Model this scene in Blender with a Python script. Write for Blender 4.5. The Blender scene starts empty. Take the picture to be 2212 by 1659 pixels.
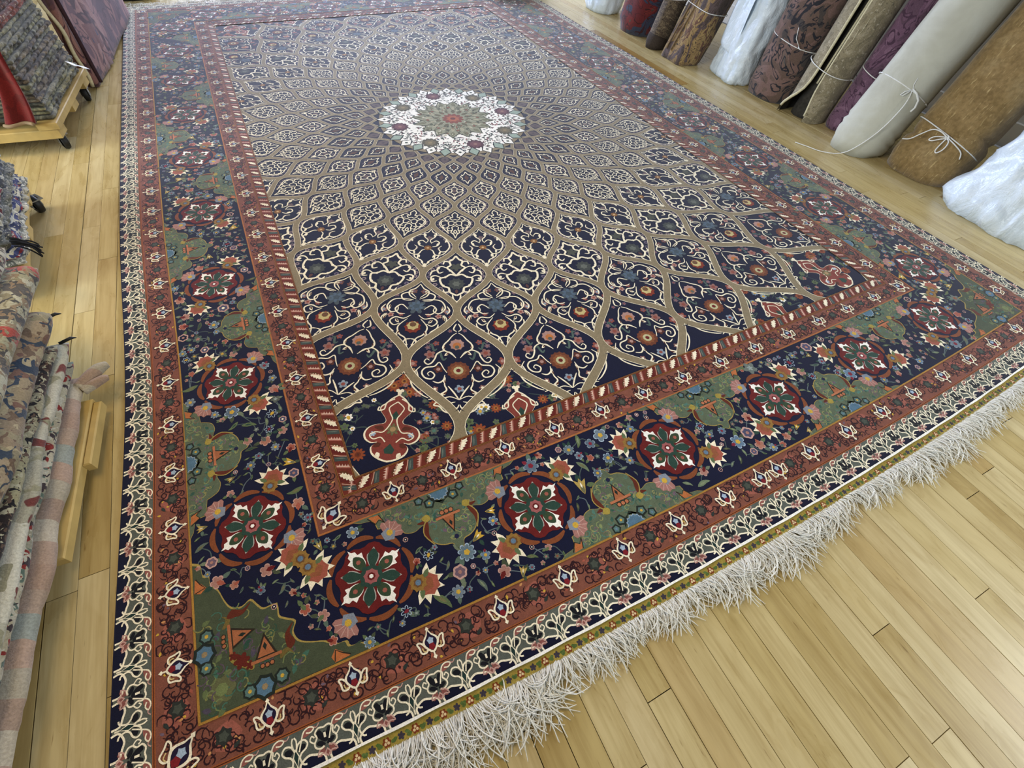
import bpy, bmesh, math, random
import numpy as np
from mathutils import Vector, Matrix, noise

scn = bpy.context.scene
COL = scn.collection
PI = math.pi

# ------------------------------------------------------------------ camera
cam_d = bpy.data.cameras.new('camera')
cam_d.sensor_width = 36.0
cam_d.lens = 36.0 * 997.6 / 2212.0
cam_d.clip_start = 0.02
cam = bpy.data.objects.new('camera', cam_d)
COL.objects.link(cam)
_r = Vector((0.89622427, -0.4404298, 0.05294954))
_u = Vector((0.31938477, 0.72348891, 0.61201076))
_f = Vector((0.30785618, 0.53158762, -0.78907489))
cam.matrix_world = Matrix(((_r.x, _u.x, -_f.x, 0.59559), (_r.y, _u.y, -_f.y, -0.08779),
                           (_r.z, _u.z, -_f.z, 1.07791), (0, 0, 0, 1)))
scn.camera = cam

# ------------------------------------------------------------------ world and lights
world = bpy.data.worlds.new('world')
scn.world = world
world.use_nodes = True
bg = world.node_tree.nodes['Background']
bg.inputs['Color'].default_value = (0.92, 0.96, 1.0, 1)
bg.inputs['Strength'].default_value = 0.13

def area(name, loc, target, sx, sy, power, color):
    l = bpy.data.lights.new(name, 'AREA')
    l.shape = 'RECTANGLE'; l.size = sx; l.size_y = sy
    l.energy = power; l.color = color
    o = bpy.data.objects.new(name, l)
    COL.objects.link(o)
    o.location = loc
    o.rotation_euler = (Vector(target) - Vector(loc)).to_track_quat('-Z', 'Y').to_euler()
    return o
area('window_light_far', (2.0, 8.2, 2.3), (1.5, 2.0, 0.0), 3.6, 2.0, 560, (0.66, 0.74, 1.0))
area('window_light_front', (4.5, -2.1, 2.1), (2.1, 0.4, 0.0), 2.6, 1.7, 185, (0.94, 0.98, 1.0))
area('added_light_left', (-2.9, 1.2, 1.45), (3.5, 1.6, 0.3), 3.4, 1.0, 200, (0.84, 0.93, 1.0))  # added lamp, brightens the fronts of the rolls; no known window on this side
area('ceiling_lamp_light', (-0.2, 1.6, 2.7), (-0.1, 1.5, 0.0), 0.5, 2.4, 40, (1.0, 0.72, 0.33))

vs = scn.view_settings
vs.view_transform = 'Standard'
vs.look = 'None'
vs.gamma = 1.0
vs.use_curve_mapping = False
vs.exposure = 0.0
scn.display_settings.display_device = 'sRGB'

# ------------------------------------------------------------------ helpers
def lin(h):
    h = h.lstrip('#')
    out = []
    for i in (0, 2, 4):
        c = int(h[i:i+2], 16) / 255.0
        out.append(c / 12.92 if c <= 0.04045 else ((c + 0.055) / 1.055) ** 2.4)
    return (out[0], out[1], out[2], 1.0)

def tag(o, label=None, cat=None, group=None, kind=None):
    if label: o['label'] = label
    if cat: o['category'] = cat
    if group: o['group'] = group
    if kind: o['kind'] = kind
    return o

def mesh_obj(name, verts, faces, mat, parent=None, smooth=False):
    me = bpy.data.meshes.new(name)
    me.from_pydata(verts, [], faces)
    me.update()
    if smooth:
        me.shade_smooth()
    if mat: me.materials.append(mat)
    o = bpy.data.objects.new(name, me)
    COL.objects.link(o)
    if parent: o.parent = parent
    return o

def empty(name, loc=(0, 0, 0), rz=0):
    o = bpy.data.objects.new(name, None)
    COL.objects.link(o)
    o.location = loc; o.rotation_euler = (0, 0, rz)
    o.empty_display_size = 0.05
    return o

def box_geo(x0, x1, y0, y1, z0, z1, ch=0.0):
    """box with its top edges chamfered by ch"""
    if ch <= 0:
        v = [(x0,y0,z0),(x1,y0,z0),(x1,y1,z0),(x0,y1,z0),(x0,y0,z1),(x1,y0,z1),(x1,y1,z1),(x0,y1,z1)]
        f = [(3,2,1,0),(4,5,6,7),(0,1,5,4),(1,2,6,5),(2,3,7,6),(3,0,4,7)]
        return v, f
    v = [(x0,y0,z0),(x1,y0,z0),(x1,y1,z0),(x0,y1,z0),
         (x0,y0,z1-ch),(x1,y0,z1-ch),(x1,y1,z1-ch),(x0,y1,z1-ch),
         (x0+ch,y0+ch,z1),(x1-ch,y0+ch,z1),(x1-ch,y1-ch,z1),(x0+ch,y1-ch,z1)]
    f = [(3,2,1,0),(8,9,10,11),(0,1,5,4),(1,2,6,5),(2,3,7,6),(3,0,4,7),
         (4,5,9,8),(5,6,10,9),(6,7,11,10),(7,4,8,11)]
    return v, f

def tube_geo(pts, rad, n=6, caps=True):
    """tube along a polyline; rad a number or a list"""
    pts = [Vector(p) for p in pts]
    v, f = [], []
    N = len(pts)
    prev = None
    for i, p in enumerate(pts):
        t = (pts[min(i+1, N-1)] - pts[max(i-1, 0)]).normalized()
        if prev is None:
            a = Vector((0, 0, 1)) if abs(t.z) < 0.9 else Vector((1, 0, 0))
            e1 = t.cross(a).normalized()
        else:
            e1 = (prev - t * prev.dot(t)).normalized()
        prev = e1
        e2 = t.cross(e1)
        r = rad[i] if isinstance(rad, (list, tuple)) else rad
        for k in range(n):
            a = 2 * PI * k / n
            q = p + e1 * (math.cos(a) * r) + e2 * (math.sin(a) * r)
            v.append((q.x, q.y, q.z))
    for i in range(N - 1):
        for k in range(n):
            k2 = (k + 1) % n
            f.append((i*n+k, i*n+k2, (i+1)*n+k2, (i+1)*n+k))
    if caps:
        f.append(tuple(range(n-1, -1, -1)))
        f.append(tuple((N-1)*n + k for k in range(n)))
    return v, f

def catmull(pts, n=6, closed=False):
    P_ = [tuple(p) for p in pts]
    if len(P_) < 3 and not closed:
        return P_
    out = []
    m = len(P_)
    rng = range(m if closed else m - 1)
    for i in rng:
        if closed:
            p0, p1, p2, p3 = P_[(i-1) % m], P_[i], P_[(i+1) % m], P_[(i+2) % m]
        else:
            p0 = P_[max(i-1, 0)]; p1 = P_[i]; p2 = P_[i+1]; p3 = P_[min(i+2, m-1)]
        for k in range(n):
            t = k / n
            t2, t3 = t*t, t*t*t
            out.append(tuple(0.5 * ((2*b) + (c-a)*t + (2*a-5*b+4*c-d)*t2 + (3*b-a-3*c+d)*t3)
                             for a, b, c, d in zip(p0, p1, p2, p3)))
    if not closed:
        out.append(P_[-1])
    return out

# ------------------------------------------------------------------ node material helpers
def new_mat(name):
    m = bpy.data.materials.new(name)
    m.use_nodes = True
    nt = m.node_tree
    b = nt.nodes['Principled BSDF']
    return m, nt, b

def N(nt, t, **kw):
    n = nt.nodes.new(t)
    for k, v in kw.items():
        setattr(n, k, v)
    return n

def ramp(nt, fac, stops, interp='LINEAR'):
    r = N(nt, 'ShaderNodeValToRGB')
    r.color_ramp.interpolation = interp
    while len(r.color_ramp.elements) < len(stops):
        r.color_ramp.elements.new(0.5)
    for e, (p, c) in zip(r.color_ramp.elements, stops):
        e.position = p
        e.color = lin(c) if isinstance(c, str) else c
    nt.links.new(fac, r.inputs['Fac'])
    return r.outputs['Color']

def coords(nt, scale=(1, 1, 1), kind='Object', rot=(0, 0, 0)):
    tc = N(nt, 'ShaderNodeTexCoord')
    mp = N(nt, 'ShaderNodeMapping')
    mp.inputs['Scale'].default_value = scale
    mp.inputs['Rotation'].default_value = rot
    nt.links.new(tc.outputs[kind], mp.inputs['Vector'])
    return mp.outputs['Vector']

def noise_tex(nt, vec, scale, detail=3.0, rough=0.55, dist=0.0):
    n = N(nt, 'ShaderNodeTexNoise')
    n.inputs['Scale'].default_value = scale
    n.inputs['Detail'].default_value = detail
    n.inputs['Roughness'].default_value = rough
    n.inputs['Distortion'].default_value = dist
    nt.links.new(vec, n.inputs['Vector'])
    return n.outputs['Fac']

def mix(nt, fac, a, b, mode='MIX'):
    m = N(nt, 'ShaderNodeMix', data_type='RGBA', blend_type=mode)
    for sock, val in (('Factor', fac), ('A', a), ('B', b)):
        s = [q for q in m.inputs if q.name == sock and (q.type == ('VALUE' if sock == 'Factor' else 'RGBA'))][0]
        if hasattr(val, 'is_output'):
            nt.links.new(val, s)
        elif isinstance(val, str):
            s.default_value = lin(val)
        else:
            s.default_value = val
    return [q for q in m.outputs if q.type == 'RGBA'][0]

def math_n(nt, op, a, b=0.0, c=0.0):
    m = N(nt, 'ShaderNodeMath', operation=op)
    for i, v in enumerate((a, b, c)):
        if hasattr(v, 'is_output'):
            nt.links.new(v, m.inputs[i])
        else:
            m.inputs[i].default_value = v
    return m.outputs[0]

def bump(nt, b, height, strength=0.3, dist=0.002):
    n = N(nt, 'ShaderNodeBump')
    n.inputs['Strength'].default_value = strength
    n.inputs['Distance'].default_value = dist
    nt.links.new(height, n.inputs['Height'])
    nt.links.new(n.outputs['Normal'], b.inputs['Normal'])

def set_in(b, **kw):
    names = dict(rough='Roughness', spec='Specular IOR Level', sheen='Sheen Weight', sheen_r='Sheen Roughness',
                 coat='Coat Weight', coat_r='Coat Roughness', metal='Metallic')
    for k, v in kw.items():
        b.inputs[names[k]].default_value = v

def plain_mat(name, col, rough=0.6, var=0.12, scale=40.0, spec=0.3, bmp=0.15):
    m, nt, b = new_mat(name)
    v = coords(nt)
    n = noise_tex(nt, v, scale, 4)
    c = lin(col)
    lo = tuple(x * (1 - var) for x in c[:3]) + (1,)
    hi = tuple(min(1, x * (1 + var)) for x in c[:3]) + (1,)
    nt.links.new(ramp(nt, n, [(0.3, lo), (0.7, hi)]), b.inputs['Base Color'])
    set_in(b, rough=rough, spec=spec)
    bump(nt, b, n, bmp, 0.002)
    return m
# ------------------------------------------------------------------ floor boards
def make_board_mat():
    m, nt, b = new_mat('maple_floorboard')
    oi = N(nt, 'ShaderNodeObjectInfo')
    geo = N(nt, 'ShaderNodeNewGeometry')
    comb = N(nt, 'ShaderNodeCombineXYZ')
    rr = math_n(nt, 'MULTIPLY', oi.outputs['Random'], 37.0)
    nt.links.new(rr, comb.inputs['X']); nt.links.new(rr, comb.inputs['Z'])
    add = N(nt, 'ShaderNodeVectorMath', operation='ADD')
    nt.links.new(geo.outputs['Position'], add.inputs[0]); nt.links.new(comb.outputs[0], add.inputs[1])
    def mapped(s):
        mp = N(nt, 'ShaderNodeMapping')
        mp.inputs['Scale'].default_value = s
        nt.links.new(add.outputs[0], mp.inputs['Vector'])
        return mp.outputs['Vector']
    grain = noise_tex(nt, mapped((70, 3.2, 10)), 1.0, 5, 0.6, 0.6)
    cloud = noise_tex(nt, mapped((16, 5, 5)), 1.0, 3, 0.6, 1.2)
    fleck = noise_tex(nt, mapped((160, 22, 30)), 1.0, 2, 0.5)
    base = ramp(nt, oi.outputs['Random'], [(0.0, '#a9925c'), (0.2, '#b9a56e'), (0.4, '#c7b685'), (0.6, '#beab77'), (0.8, '#cebf93'), (0.93, '#af9459'), (1.0, '#a5854c')])
    g = ramp(nt, grain, [(0.3, (0.80, 0.76, 0.68, 1)), (0.55, (1, 1, 1, 1)), (0.75, (1.06, 1.06, 1.05, 1))])
    c1 = mix(nt, 1.0, base, g, 'MULTIPLY')
    cl = ramp(nt, cloud, [(0.3, (0.84, 0.80, 0.72, 1)), (0.55, (1, 1, 1, 1)), (0.8, (1.08, 1.09, 1.08, 1))])
    c2 = mix(nt, 0.8, c1, cl, 'MULTIPLY')
    fl = ramp(nt, fleck, [(0.22, (0.45, 0.36, 0.24, 1)), (0.30, (1, 1, 1, 1))])
    c3 = mix(nt, 0.7, c2, fl, 'MULTIPLY')
    nt.links.new(c3, b.inputs['Base Color'])
    rg = ramp(nt, cloud, [(0.3, (0.24, 0.24, 0.24, 1)), (0.7, (0.36, 0.36, 0.36, 1))])
    nt.links.new(rg, b.inputs['Roughness'])
    b.inputs['Specular IOR Level'].default_value = 0.45
    bump(nt, b, grain, 0.06, 0.001)
    return m
M_BOARD = make_board_mat()
M_GAP = plain_mat('dark_gap', '#2a2118', 0.9, 0.2)

FX0, FX1, FY0, FY1 = -1.3, 4.27, -1.35, 6.2
v, f = box_geo(FX0, FX1, FY0, FY1, -0.06, -0.012)
floor = mesh_obj('floor', v, f, M_GAP)
tag(floor, kind='structure')

BW, BX = 0.0572, 1.1972
KNOWN = [(4,-0.294),(3,-0.471),(9,-0.349),(1,-0.463),(-10,-0.109),(-5,-0.176),(-7,-0.25),(15,-0.162),(13,-0.188),
         (19,-0.085),(-24,2.454),(-25,1.917),(-23,1.932),(-22,2.197),(-23,1.439),(-22,1.128),(-23,0.515),
         (32,1.408),(33,1.171),(32,0.994),(36,0.854)]
WIDE = {0: 0.0014, 4: 0.0016, 8: 0.0016, -4: 0.001, 12: 0.0012, 16: 0.0014, -23: 0.0024, -8: 0.0013}
def build_floor():
    rng = random.Random(11)
    hid_v, hid_f = [], []
    k0 = int(math.floor((FX0 - BX) / BW)) + 1
    k1 = int(math.floor((FX1 - BX) / BW))
    for k in range(k0, k1):
        xa = BX + k * BW; xb = xa + BW
        known = sorted(y for kk, y in KNOWN if kk == k)
        js = []
        y = FY0 + rng.uniform(0.1, 0.8)
        while y < FY1:
            if all(abs(y - q) > 0.3 for q in known):
                js.append(y)
            y += rng.uniform(0.75, 1.6)
        # no invented joint in the bare front strip of floor next to a joint that is seen there
        if any(q < 0 for q in known):
            js = [q for q in js if not (-0.62 < q < 0.05)]
        elif -13 < k < 22:
            js = [q for q in js if not (-0.62 < q < 0.05)]
        js = sorted(js + known)
        ys = [FY0] + js + [FY1]
        g0 = WIDE.get(k, rng.choice((0.0006, 0.0008, 0.0010, 0.0005)))
        g1 = rng.choice((0.0003, 0.0006))
        for a, b_ in zip(ys[:-1], ys[1:]):
            if b_ - a < 0.02:
                continue
            dz = rng.uniform(-0.0003, 0.0003)
            v, f = box_geo(xa + g0, xb - g1, a + 0.0008, b_ - 0.0008, -0.013, dz, 0.0)
            under = xa > 0.06 and xb < 2.94 and a > 0.06 and b_ < 4.6
            far = xb < -0.62 or xa > 3.62 or a > 4.9
            if under or far:
                o_ = len(hid_v)
                hid_v.extend(v); hid_f.extend(tuple(i + o_ for i in q) for q in f)
            else:
                mesh_obj('floorboard', v, f, M_BOARD, floor)
    o = mesh_obj('floorboards', hid_v, hid_f, M_BOARD, floor)
    tag(o, kind='stuff')
build_floor()

# wall behind the standing rolls
M_WALL = plain_mat('painted_wall', '#d9d6cc', 0.8, 0.05, 6)
v, f = box_geo(4.27, 4.39, FY0, FY1, 0.0, 3.0)
tag(mesh_obj('wall_right', v, f, M_WALL), kind='structure')
v, f = box_geo(4.255, 4.27, FY0, FY1, 0.0, 0.12, 0.004)
tag(mesh_obj('baseboard_right', v, f, M_WALL), kind='structure')
# ------------------------------------------------------------------ the carpet
W, L = 3.0, 4.65
ZT, DZ = 0.008, 0.00009          # pile top and the height step between layers of the drawing
NAVY='#0b0f2d'; NAVY2='#0a0d28'; RUST='#7b4a3b'; RUST2='#7d4434'; BEIGE='#877b61'; CREAM='#efe7cd'; WHITE='#f4f3ec'
GREEN='#58644f'; GREEN2='#434c38'; DGREEN='#274238'; RED='#641917'; DRED='#4f1512'; ORANGE='#b0683a'; GOLD='#a37a34'
PINK='#a2766b'; LPINK='#bd988e'; CORAL='#9c5443'; BLUE='#5f7890'; LBLUE='#9fb3c8'; YELLOW='#c6a23c'; GREY='#565c55'
BLACK='#12131a'; BROWN='#552b1c'; MAUVE='#6a5766'; TAN='#a98b62'; OLIVE='#6d6a48'; TEAL='#4d7468'; LEAF='#5a6b48'

def warp_np(x, y):
    dy = (-0.020 + 0.0267 * (x - 1.35) ** 2) * np.exp(-(np.maximum(y, 0) / 0.5) ** 2)
    dx = (0.024 * np.exp(-((y - 1.0) / 0.6) ** 2) + 0.008) * np.exp(-(x / 0.25) ** 2)
    dx = dx + 0.004 * np.sin(y * 5.0) * np.exp(-((x - W) / 0.2) ** 2)
    z = np.full_like(x, 0.001)
    # two shallow folds that run in from the far end of the left side
    for (yc, xe, amp, w) in ((3.98, 0.42, 0.0012, 0.05), (3.40, 0.22, 0.0010, 0.05)):
        if xe < 1.5:
            fx = 1.0 / (1.0 + np.exp((x - xe) / 0.05))
        else:
            fx = 1.0 / (1.0 + np.exp((xe - x) / 0.05))
        z = z + amp * np.exp(-((y - yc - 0.05 * x) / w) ** 2) * fx
    return x + dx, y + dy, z

class Pat:
    """collects flat coloured shapes of the woven drawing"""
    def __init__(self):
        self.v = []; self.f = []; self.c = []; self.k = 0
    def jit(self):
        self.k += 1
        return 0.8 * ((self.k * 0.6180339887) % 1.0)
    def poly(self, pts, col, lay):
        o = len(self.v)
        a = 0.0
        n = len(pts)
        for i in range(n):
            x0, y0 = pts[i][0], pts[i][1]; x1, y1 = pts[(i+1) % n][0], pts[(i+1) % n][1]
            a += x0 * y1 - x1 * y0
        z = lay + self.jit()
        self.v.extend((p[0], p[1], z) for p in pts)
        idx = list(range(o, o + n))
        self.f.append(tuple(idx if a > 0 else idx[::-1])); self.c.append(col)
    def strip(self, pts, w, col, lay, closed=False, taper=False, jit=None):
        n = len(pts)
        if n < 2: return
        P_ = np.array(pts)[:, :2]
        if closed:
            t = np.roll(P_, -1, 0) - np.roll(P_, 1, 0)
        else:
            t = np.gradient(P_, axis=0)
        ln = np.hypot(t[:, 0], t[:, 1]); ln[ln == 0] = 1
        nx, ny = -t[:, 1] / ln, t[:, 0] / ln
        ww = np.full(n, w * 0.5)
        if taper:
            s = np.linspace(0, 1, n)
            ww = ww * (0.35 + 0.65 * np.sin(PI * np.clip(s, 0.0, 1.0)) ** 0.7)
        o = len(self.v)
        lay = lay + (self.jit() if jit is None else jit)
        for i in range(n):
            self.v.append((P_[i, 0] - nx[i]*ww[i], P_[i, 1] - ny[i]*ww[i], lay))
            self.v.append((P_[i, 0] + nx[i]*ww[i], P_[i, 1] + ny[i]*ww[i], lay))
        m = n if closed else n - 1
        for i in range(m):
            j = (i + 1) % n
            self.f.append((o+2*i, o+2*j, o+2*j+1, o+2*i+1)); self.c.append(col)
    def build(self, name, mat, parent, label=None):
        A = np.array(self.v)
        x, y, z = warp_np(A[:, 0], A[:, 1])
        V = np.stack([x, y, z + ZT + A[:, 2] * DZ], 1)
        me = bpy.data.meshes.new(name)
        me.from_pydata(V.tolist(), [], self.f)
        at = me.color_attributes.new('Col', 'FLOAT_COLOR', 'CORNER')
        tab = {c: lin(c) for c in set(self.c)}
        buf = np.empty((len(me.loops), 4), dtype=np.float32)
        tot = np.array([len(q) for q in self.f])
        cols = np.array([tab[c] for c in self.c], dtype=np.float32)
        buf[:] = np.repeat(cols, tot, axis=0)
        at.data.foreach_set('color', buf.ravel())
        me.materials.append(mat)
        me.update()
        o = bpy.data.objects.new(name, me)
        COL.objects.link(o); o.parent = parent
        if label: o['label'] = label
        return o

class T:
    """a local frame for a motif: fn maps (u, v) to the carpet, s is the length of one unit"""
    def __init__(self, fn, s, m=1):
        self.fn = fn; self.s = s; self.m = m
    def __call__(self, u, v):
        return self.fn(u * self.m, v)
    def mir(self):
        return T(self.fn, self.s, -self.m)
    def sub(self, u, v, s, rot=0.0):
        """an isotropic frame of unit s (in metres) placed at (u, v), its v axis along this one's"""
        p = self(u, v); q = self(u, v + 1e-3)
        dx, dy = q[0]-p[0], q[1]-p[1]; l_ = math.hypot(dx, dy) or 1
        dx /= l_; dy /= l_
        c, sn = math.cos(rot), math.sin(rot)
        vx, vy = dx*c - dy*sn, dx*sn + dy*c
        ux, uy = vy, -vx
        return T(lambda a, b: (p[0] + s*(a*ux + b*vx), p[1] + s*(a*uy + b*vy)), s)
def frame(ox, oy, ax, ay, s):
    """unit s, u axis along (ax, ay), v axis to its left"""
    l_ = math.hypot(ax, ay); ax /= l_; ay /= l_
    return T(lambda u, v: (ox + s*(u*ax - v*ay), oy + s*(u*ay + v*ax)), s)

def fill(P, t, pts, col, lay, smooth=0, mirror=False):
    q = catmull(pts, smooth, True) if smooth else pts
    P.poly([t(*a) for a in q], col, lay)
    if mirror:
        tm = t.mir(); P.poly([tm(*a) for a in q], col, lay)
def line(P, t, pts, w, col, lay, smooth=5, closed=False, taper=False, mirror=False):
    """w in units of the frame"""
    q = catmull(pts, smooth, closed) if smooth else pts
    P.strip([t(*a) for a in q], w * t.s, col, lay, closed, taper)
    if mirror:
        tm = t.mir(); P.strip([tm(*a) for a in q], w * t.s, col, lay, closed, taper)
def circ(u, v, r, n=10, ph=0.0, sq=1.0):
    return [(u + r*math.cos(ph + 2*PI*i/n), v + r*sq*math.sin(ph + 2*PI*i/n)) for i in range(n)]
def petals(u, v, r0, r1, n, ph=0.0, k=4, sharp=1.0):
    out = []
    for i in range(n * k):
        a = 2*PI*i/(n*k)
        m = abs(math.cos(n * a / 2)) ** sharp
        r = r0 + (r1 - r0) * m
        out.append((u + r*math.cos(a+ph), v + r*math.sin(a+ph)))
    return out
def flower(P, t, u, v, r, n, c1, c2, lay, c3=None, ph=0.0):
    tt = t.sub(u, v, 1.0)
    P.poly([tt(*a) for a in petals(0, 0, r*0.62, r, n, ph)], c1, lay)
    P.poly([tt(*a) for a in circ(0, 0, r*0.42, 7)], c2, lay + 1)
    if c3: P.poly([tt(*a) for a in circ(0, 0, r*0.2, 6)], c3, lay + 2)
def spiral(u, v, r, a0, turns, n=14, sgn=1, r_end=0.15):
    out = []
    for i in range(n + 1):
        s = i / n
        a = a0 + sgn * 2*PI*turns*s
        q = r * (1 - (1 - r_end) * s)
        out.append((u + q*math.cos(a), v + q*math.sin(a)))
    return out
def leaf(u, v, l_, w, a):
    c, s = math.cos(a), math.sin(a)
    pr = [(0, 0), (0.3, 0.5), (0.65, 0.42), (1, 0), (0.65, -0.42), (0.3, -0.5)]
    return [(u + l_*x*c - w*y*s, v + l_*x*s + w*y*c) for x, y in pr]

def wool():
    m, nt, b = new_mat('carpet_wool')
    at = N(nt, 'ShaderNodeAttribute', attribute_name='Col')
    v = coords(nt, (1, 1, 0.2))
    n1 = noise_tex(nt, v, 420, 2, 0.6)
    n2 = noise_tex(nt, v, 9, 4, 0.6)
    n3 = noise_tex(nt, v, 90, 3, 0.6)
    c = mix(nt, 0.75, at.outputs['Color'], ramp(nt, n1, [(0.3, (0.72,)*3+(1,)), (0.7, (1.22,)*3+(1,))]), 'MULTIPLY')
    c = mix(nt, 0.6, c, ramp(nt, n2, [(0.3, (0.86, 0.85, 0.83, 1)), (0.7, (1.14, 1.13, 1.12, 1))]), 'MULTIPLY')
    c = mix(nt, 0.5, c, ramp(nt, n3, [(0.35, (0.82,)*3+(1,)), (0.65, (1.15,)*3+(1,))]), 'MULTIPLY')
    nt.links.new(c, b.inputs['Base Color'])
    set_in(b, rough=0.85, spec=0.18, sheen=0.35, sheen_r=0.35)
    bump(nt, b, n1, 0.35, 0.0012)
    return m
M_WOOL = wool()

carpet = empty('carpet', (0, 0, 0))
tag(carpet, 'large navy dome-patterned carpet with cream medallion, floral borders and white fringe, lying on the floor', 'carpet')

# ---- body of the carpet: ground pile, sides and back
def carpet_body():
    nx, ny = 120, 186
    X, Y = np.meshgrid(np.linspace(0, W, nx + 1), np.linspace(0, L, ny + 1))
    x, y, z = warp_np(X.ravel(), Y.ravel())
    n = len(x)
    V = np.concatenate([np.stack([x, y, z + ZT], 1), np.stack([x, y, np.maximum(z - 0.004, 0.0008)], 1)])
    F = []
    for j in range(ny):
        for i in range(nx):
            a = j*(nx+1)+i
            F.append((a, a+1, a+nx+2, a+nx+1))
            F.append((n+a, n+a+nx+1, n+a+nx+2, n+a+1))
    for i in range(nx):
        F.append((i, n+i, n+i+1, i+1))
        a = ny*(nx+1)+i
        F.append((a, a+1, n+a+1, n+a))
    for j in range(ny):
        a = j*(nx+1); b_ = a + nx + 1
        F.append((a, b_, n+b_, n+a))
        a += nx; b_ += nx
        F.append((a, n+a, n+b_, b_))
    me = bpy.data.meshes.new('ground_pile')
    me.from_pydata(V.tolist(), [], F)
    at = me.color_attributes.new('Col', 'FLOAT_COLOR', 'CORNER')
    at.data.foreach_set('color', np.tile(np.array(lin(NAVY), dtype=np.float32), len(me.loops)))
    me.materials.append(M_WOOL)
    o = bpy.data.objects.new('ground_pile', me); COL.objects.link(o); o.parent = carpet
    o['label'] = 'dark navy ground pile'
carpet_body()

# ---- field: rings of ogee cells around the centre
CX, CY = 1.5, 2.323
RT = [0.385, 0.430, 0.495, 0.590, 0.695, 0.815, 0.940, 1.090, 1.256, 1.438, 1.655, 1.891, 2.165, 2.48]
_lr = np.log(np.array(RT))
def R_of(t):
    t = max(0.0, min(len(RT) - 1.001, t))
    i = int(t); s = t - i
    p0, p1, p2, p3 = _lr[max(i-1, 0)], _lr[i], _lr[i+1], _lr[min(i+2, len(RT)-1)]
    return math.exp(0.5*((2*p1) + (p2-p0)*s + (2*p0-5*p1+4*p2-p3)*s*s + (3*p1-p0-3*p2+p3)*s**3))
DL = 2*PI/64
def pol(th, t):
    r = R_of(t)
    a = math.atan2(1.07*math.sin(th), math.cos(th))
    return (CX + r*math.cos(a), CY + r*math.sin(a))
B_IN = 0.526
def in_field(p, m=0.0):
    return B_IN - m < p[0] < W - B_IN + m and B_IN - m < p[1] < L - B_IN + m

def lattice():
    P = Pat()
    ts = np.arange(0.0, 12.2, 0.1)
    for m in range(32):
        for sg in (1, -1):
            pts = []
            for t in ts:
                th = m*2*DL + sg*DL*(1 + math.cos(PI*t))/2
                p = pol(th, t)
                if in_field(p, 0.06):
                    pts.append((p, t))
                else:
                    break
            if len(pts) < 2: continue
            # width grows outwards: emit as a few pieces
            for wmul, col, lay in ((1.0, CREAM, 6), (0.84, BEIGE, 7)):
                n = len(pts)
                for a in range(0, n - 1, 3):
                    seg = pts[a:a+4]
                    if len(seg) < 2: break
                    r = R_of(seg[len(seg)//2][1])
                    P.strip([q[0] for q in seg], (0.0115 + 0.0095*r) - (0 if wmul == 1 else (0.0014 + 0.0015*r)), col, lay, jit=(.05 if sg > 0 else .45) + (.0 if (a//3) % 2 else .2))
    return P
lattice().build('lattice', M_WOOL, carpet, 'beige lattice of curved bands edged in cream')

def zc(x, y):
    """place in the big cell: u across, v from the inner tip (-1) to the outer tip (1)"""
    u = (x - 1085) / 400.0
    a, b_, c = 1110.0 - y, 460.0, 70.0
    v = (-b_ + math.sqrt(b_*b_ - 4*c*a)) / (2*c)
    return (u, v*1.07)
def zl(*pp):
    return [zc(x, y) for x, y in pp]
C_BIG = [zl((1078,905),(1040,925),(1005,960),(975,985),(962,1015),(990,1040),(1030,1050),(1068,1090)),
         zl((1068,1090),(1030,1058),(975,1035),(920,1055),(905,1090),(880,1125),(850,1135),(825,1115),(840,1095),(865,1105)),
         zl((1000,1200),(975,1168),(940,1120),(905,1150),(840,1160),(815,1195),(840,1235),(890,1245),(910,1215),(880,1190),(858,1205),(872,1222)),
         zl((990,1235),(985,1290),(1000,1330),(960,1360),(915,1390),(880,1400)),
         zl((985,1215),(975,1255),(940,1275),(900,1262)),
         zl((1010,1300),(1050,1350),(1085,1405)),
         zl((1085,1405),(1020,1380),(950,1410),(918,1440),(955,1450),(985,1485),(1030,1505),(1060,1530),(1085,1568)),
         zl((1060,1420),(1030,1430),(1040,1462),(1070,1465),(1082,1440)),
         zl((800,1150),(765,1190),(742,1240),(755,1290),(790,1330),(840,1368),(880,1388)),
         zl((775,1180),(792,1240),(778,1290)),
         zl((905,1395),(960,1375),(1000,1335)),
         zl((1078,895),(1052,880),(1062,855),(1078,838))]
FPINK='#8d6660'; FLP='#a8857c'; FCOR='#8a4a3f'; FBL='#4f6276'; FLB='#8797a8'
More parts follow.
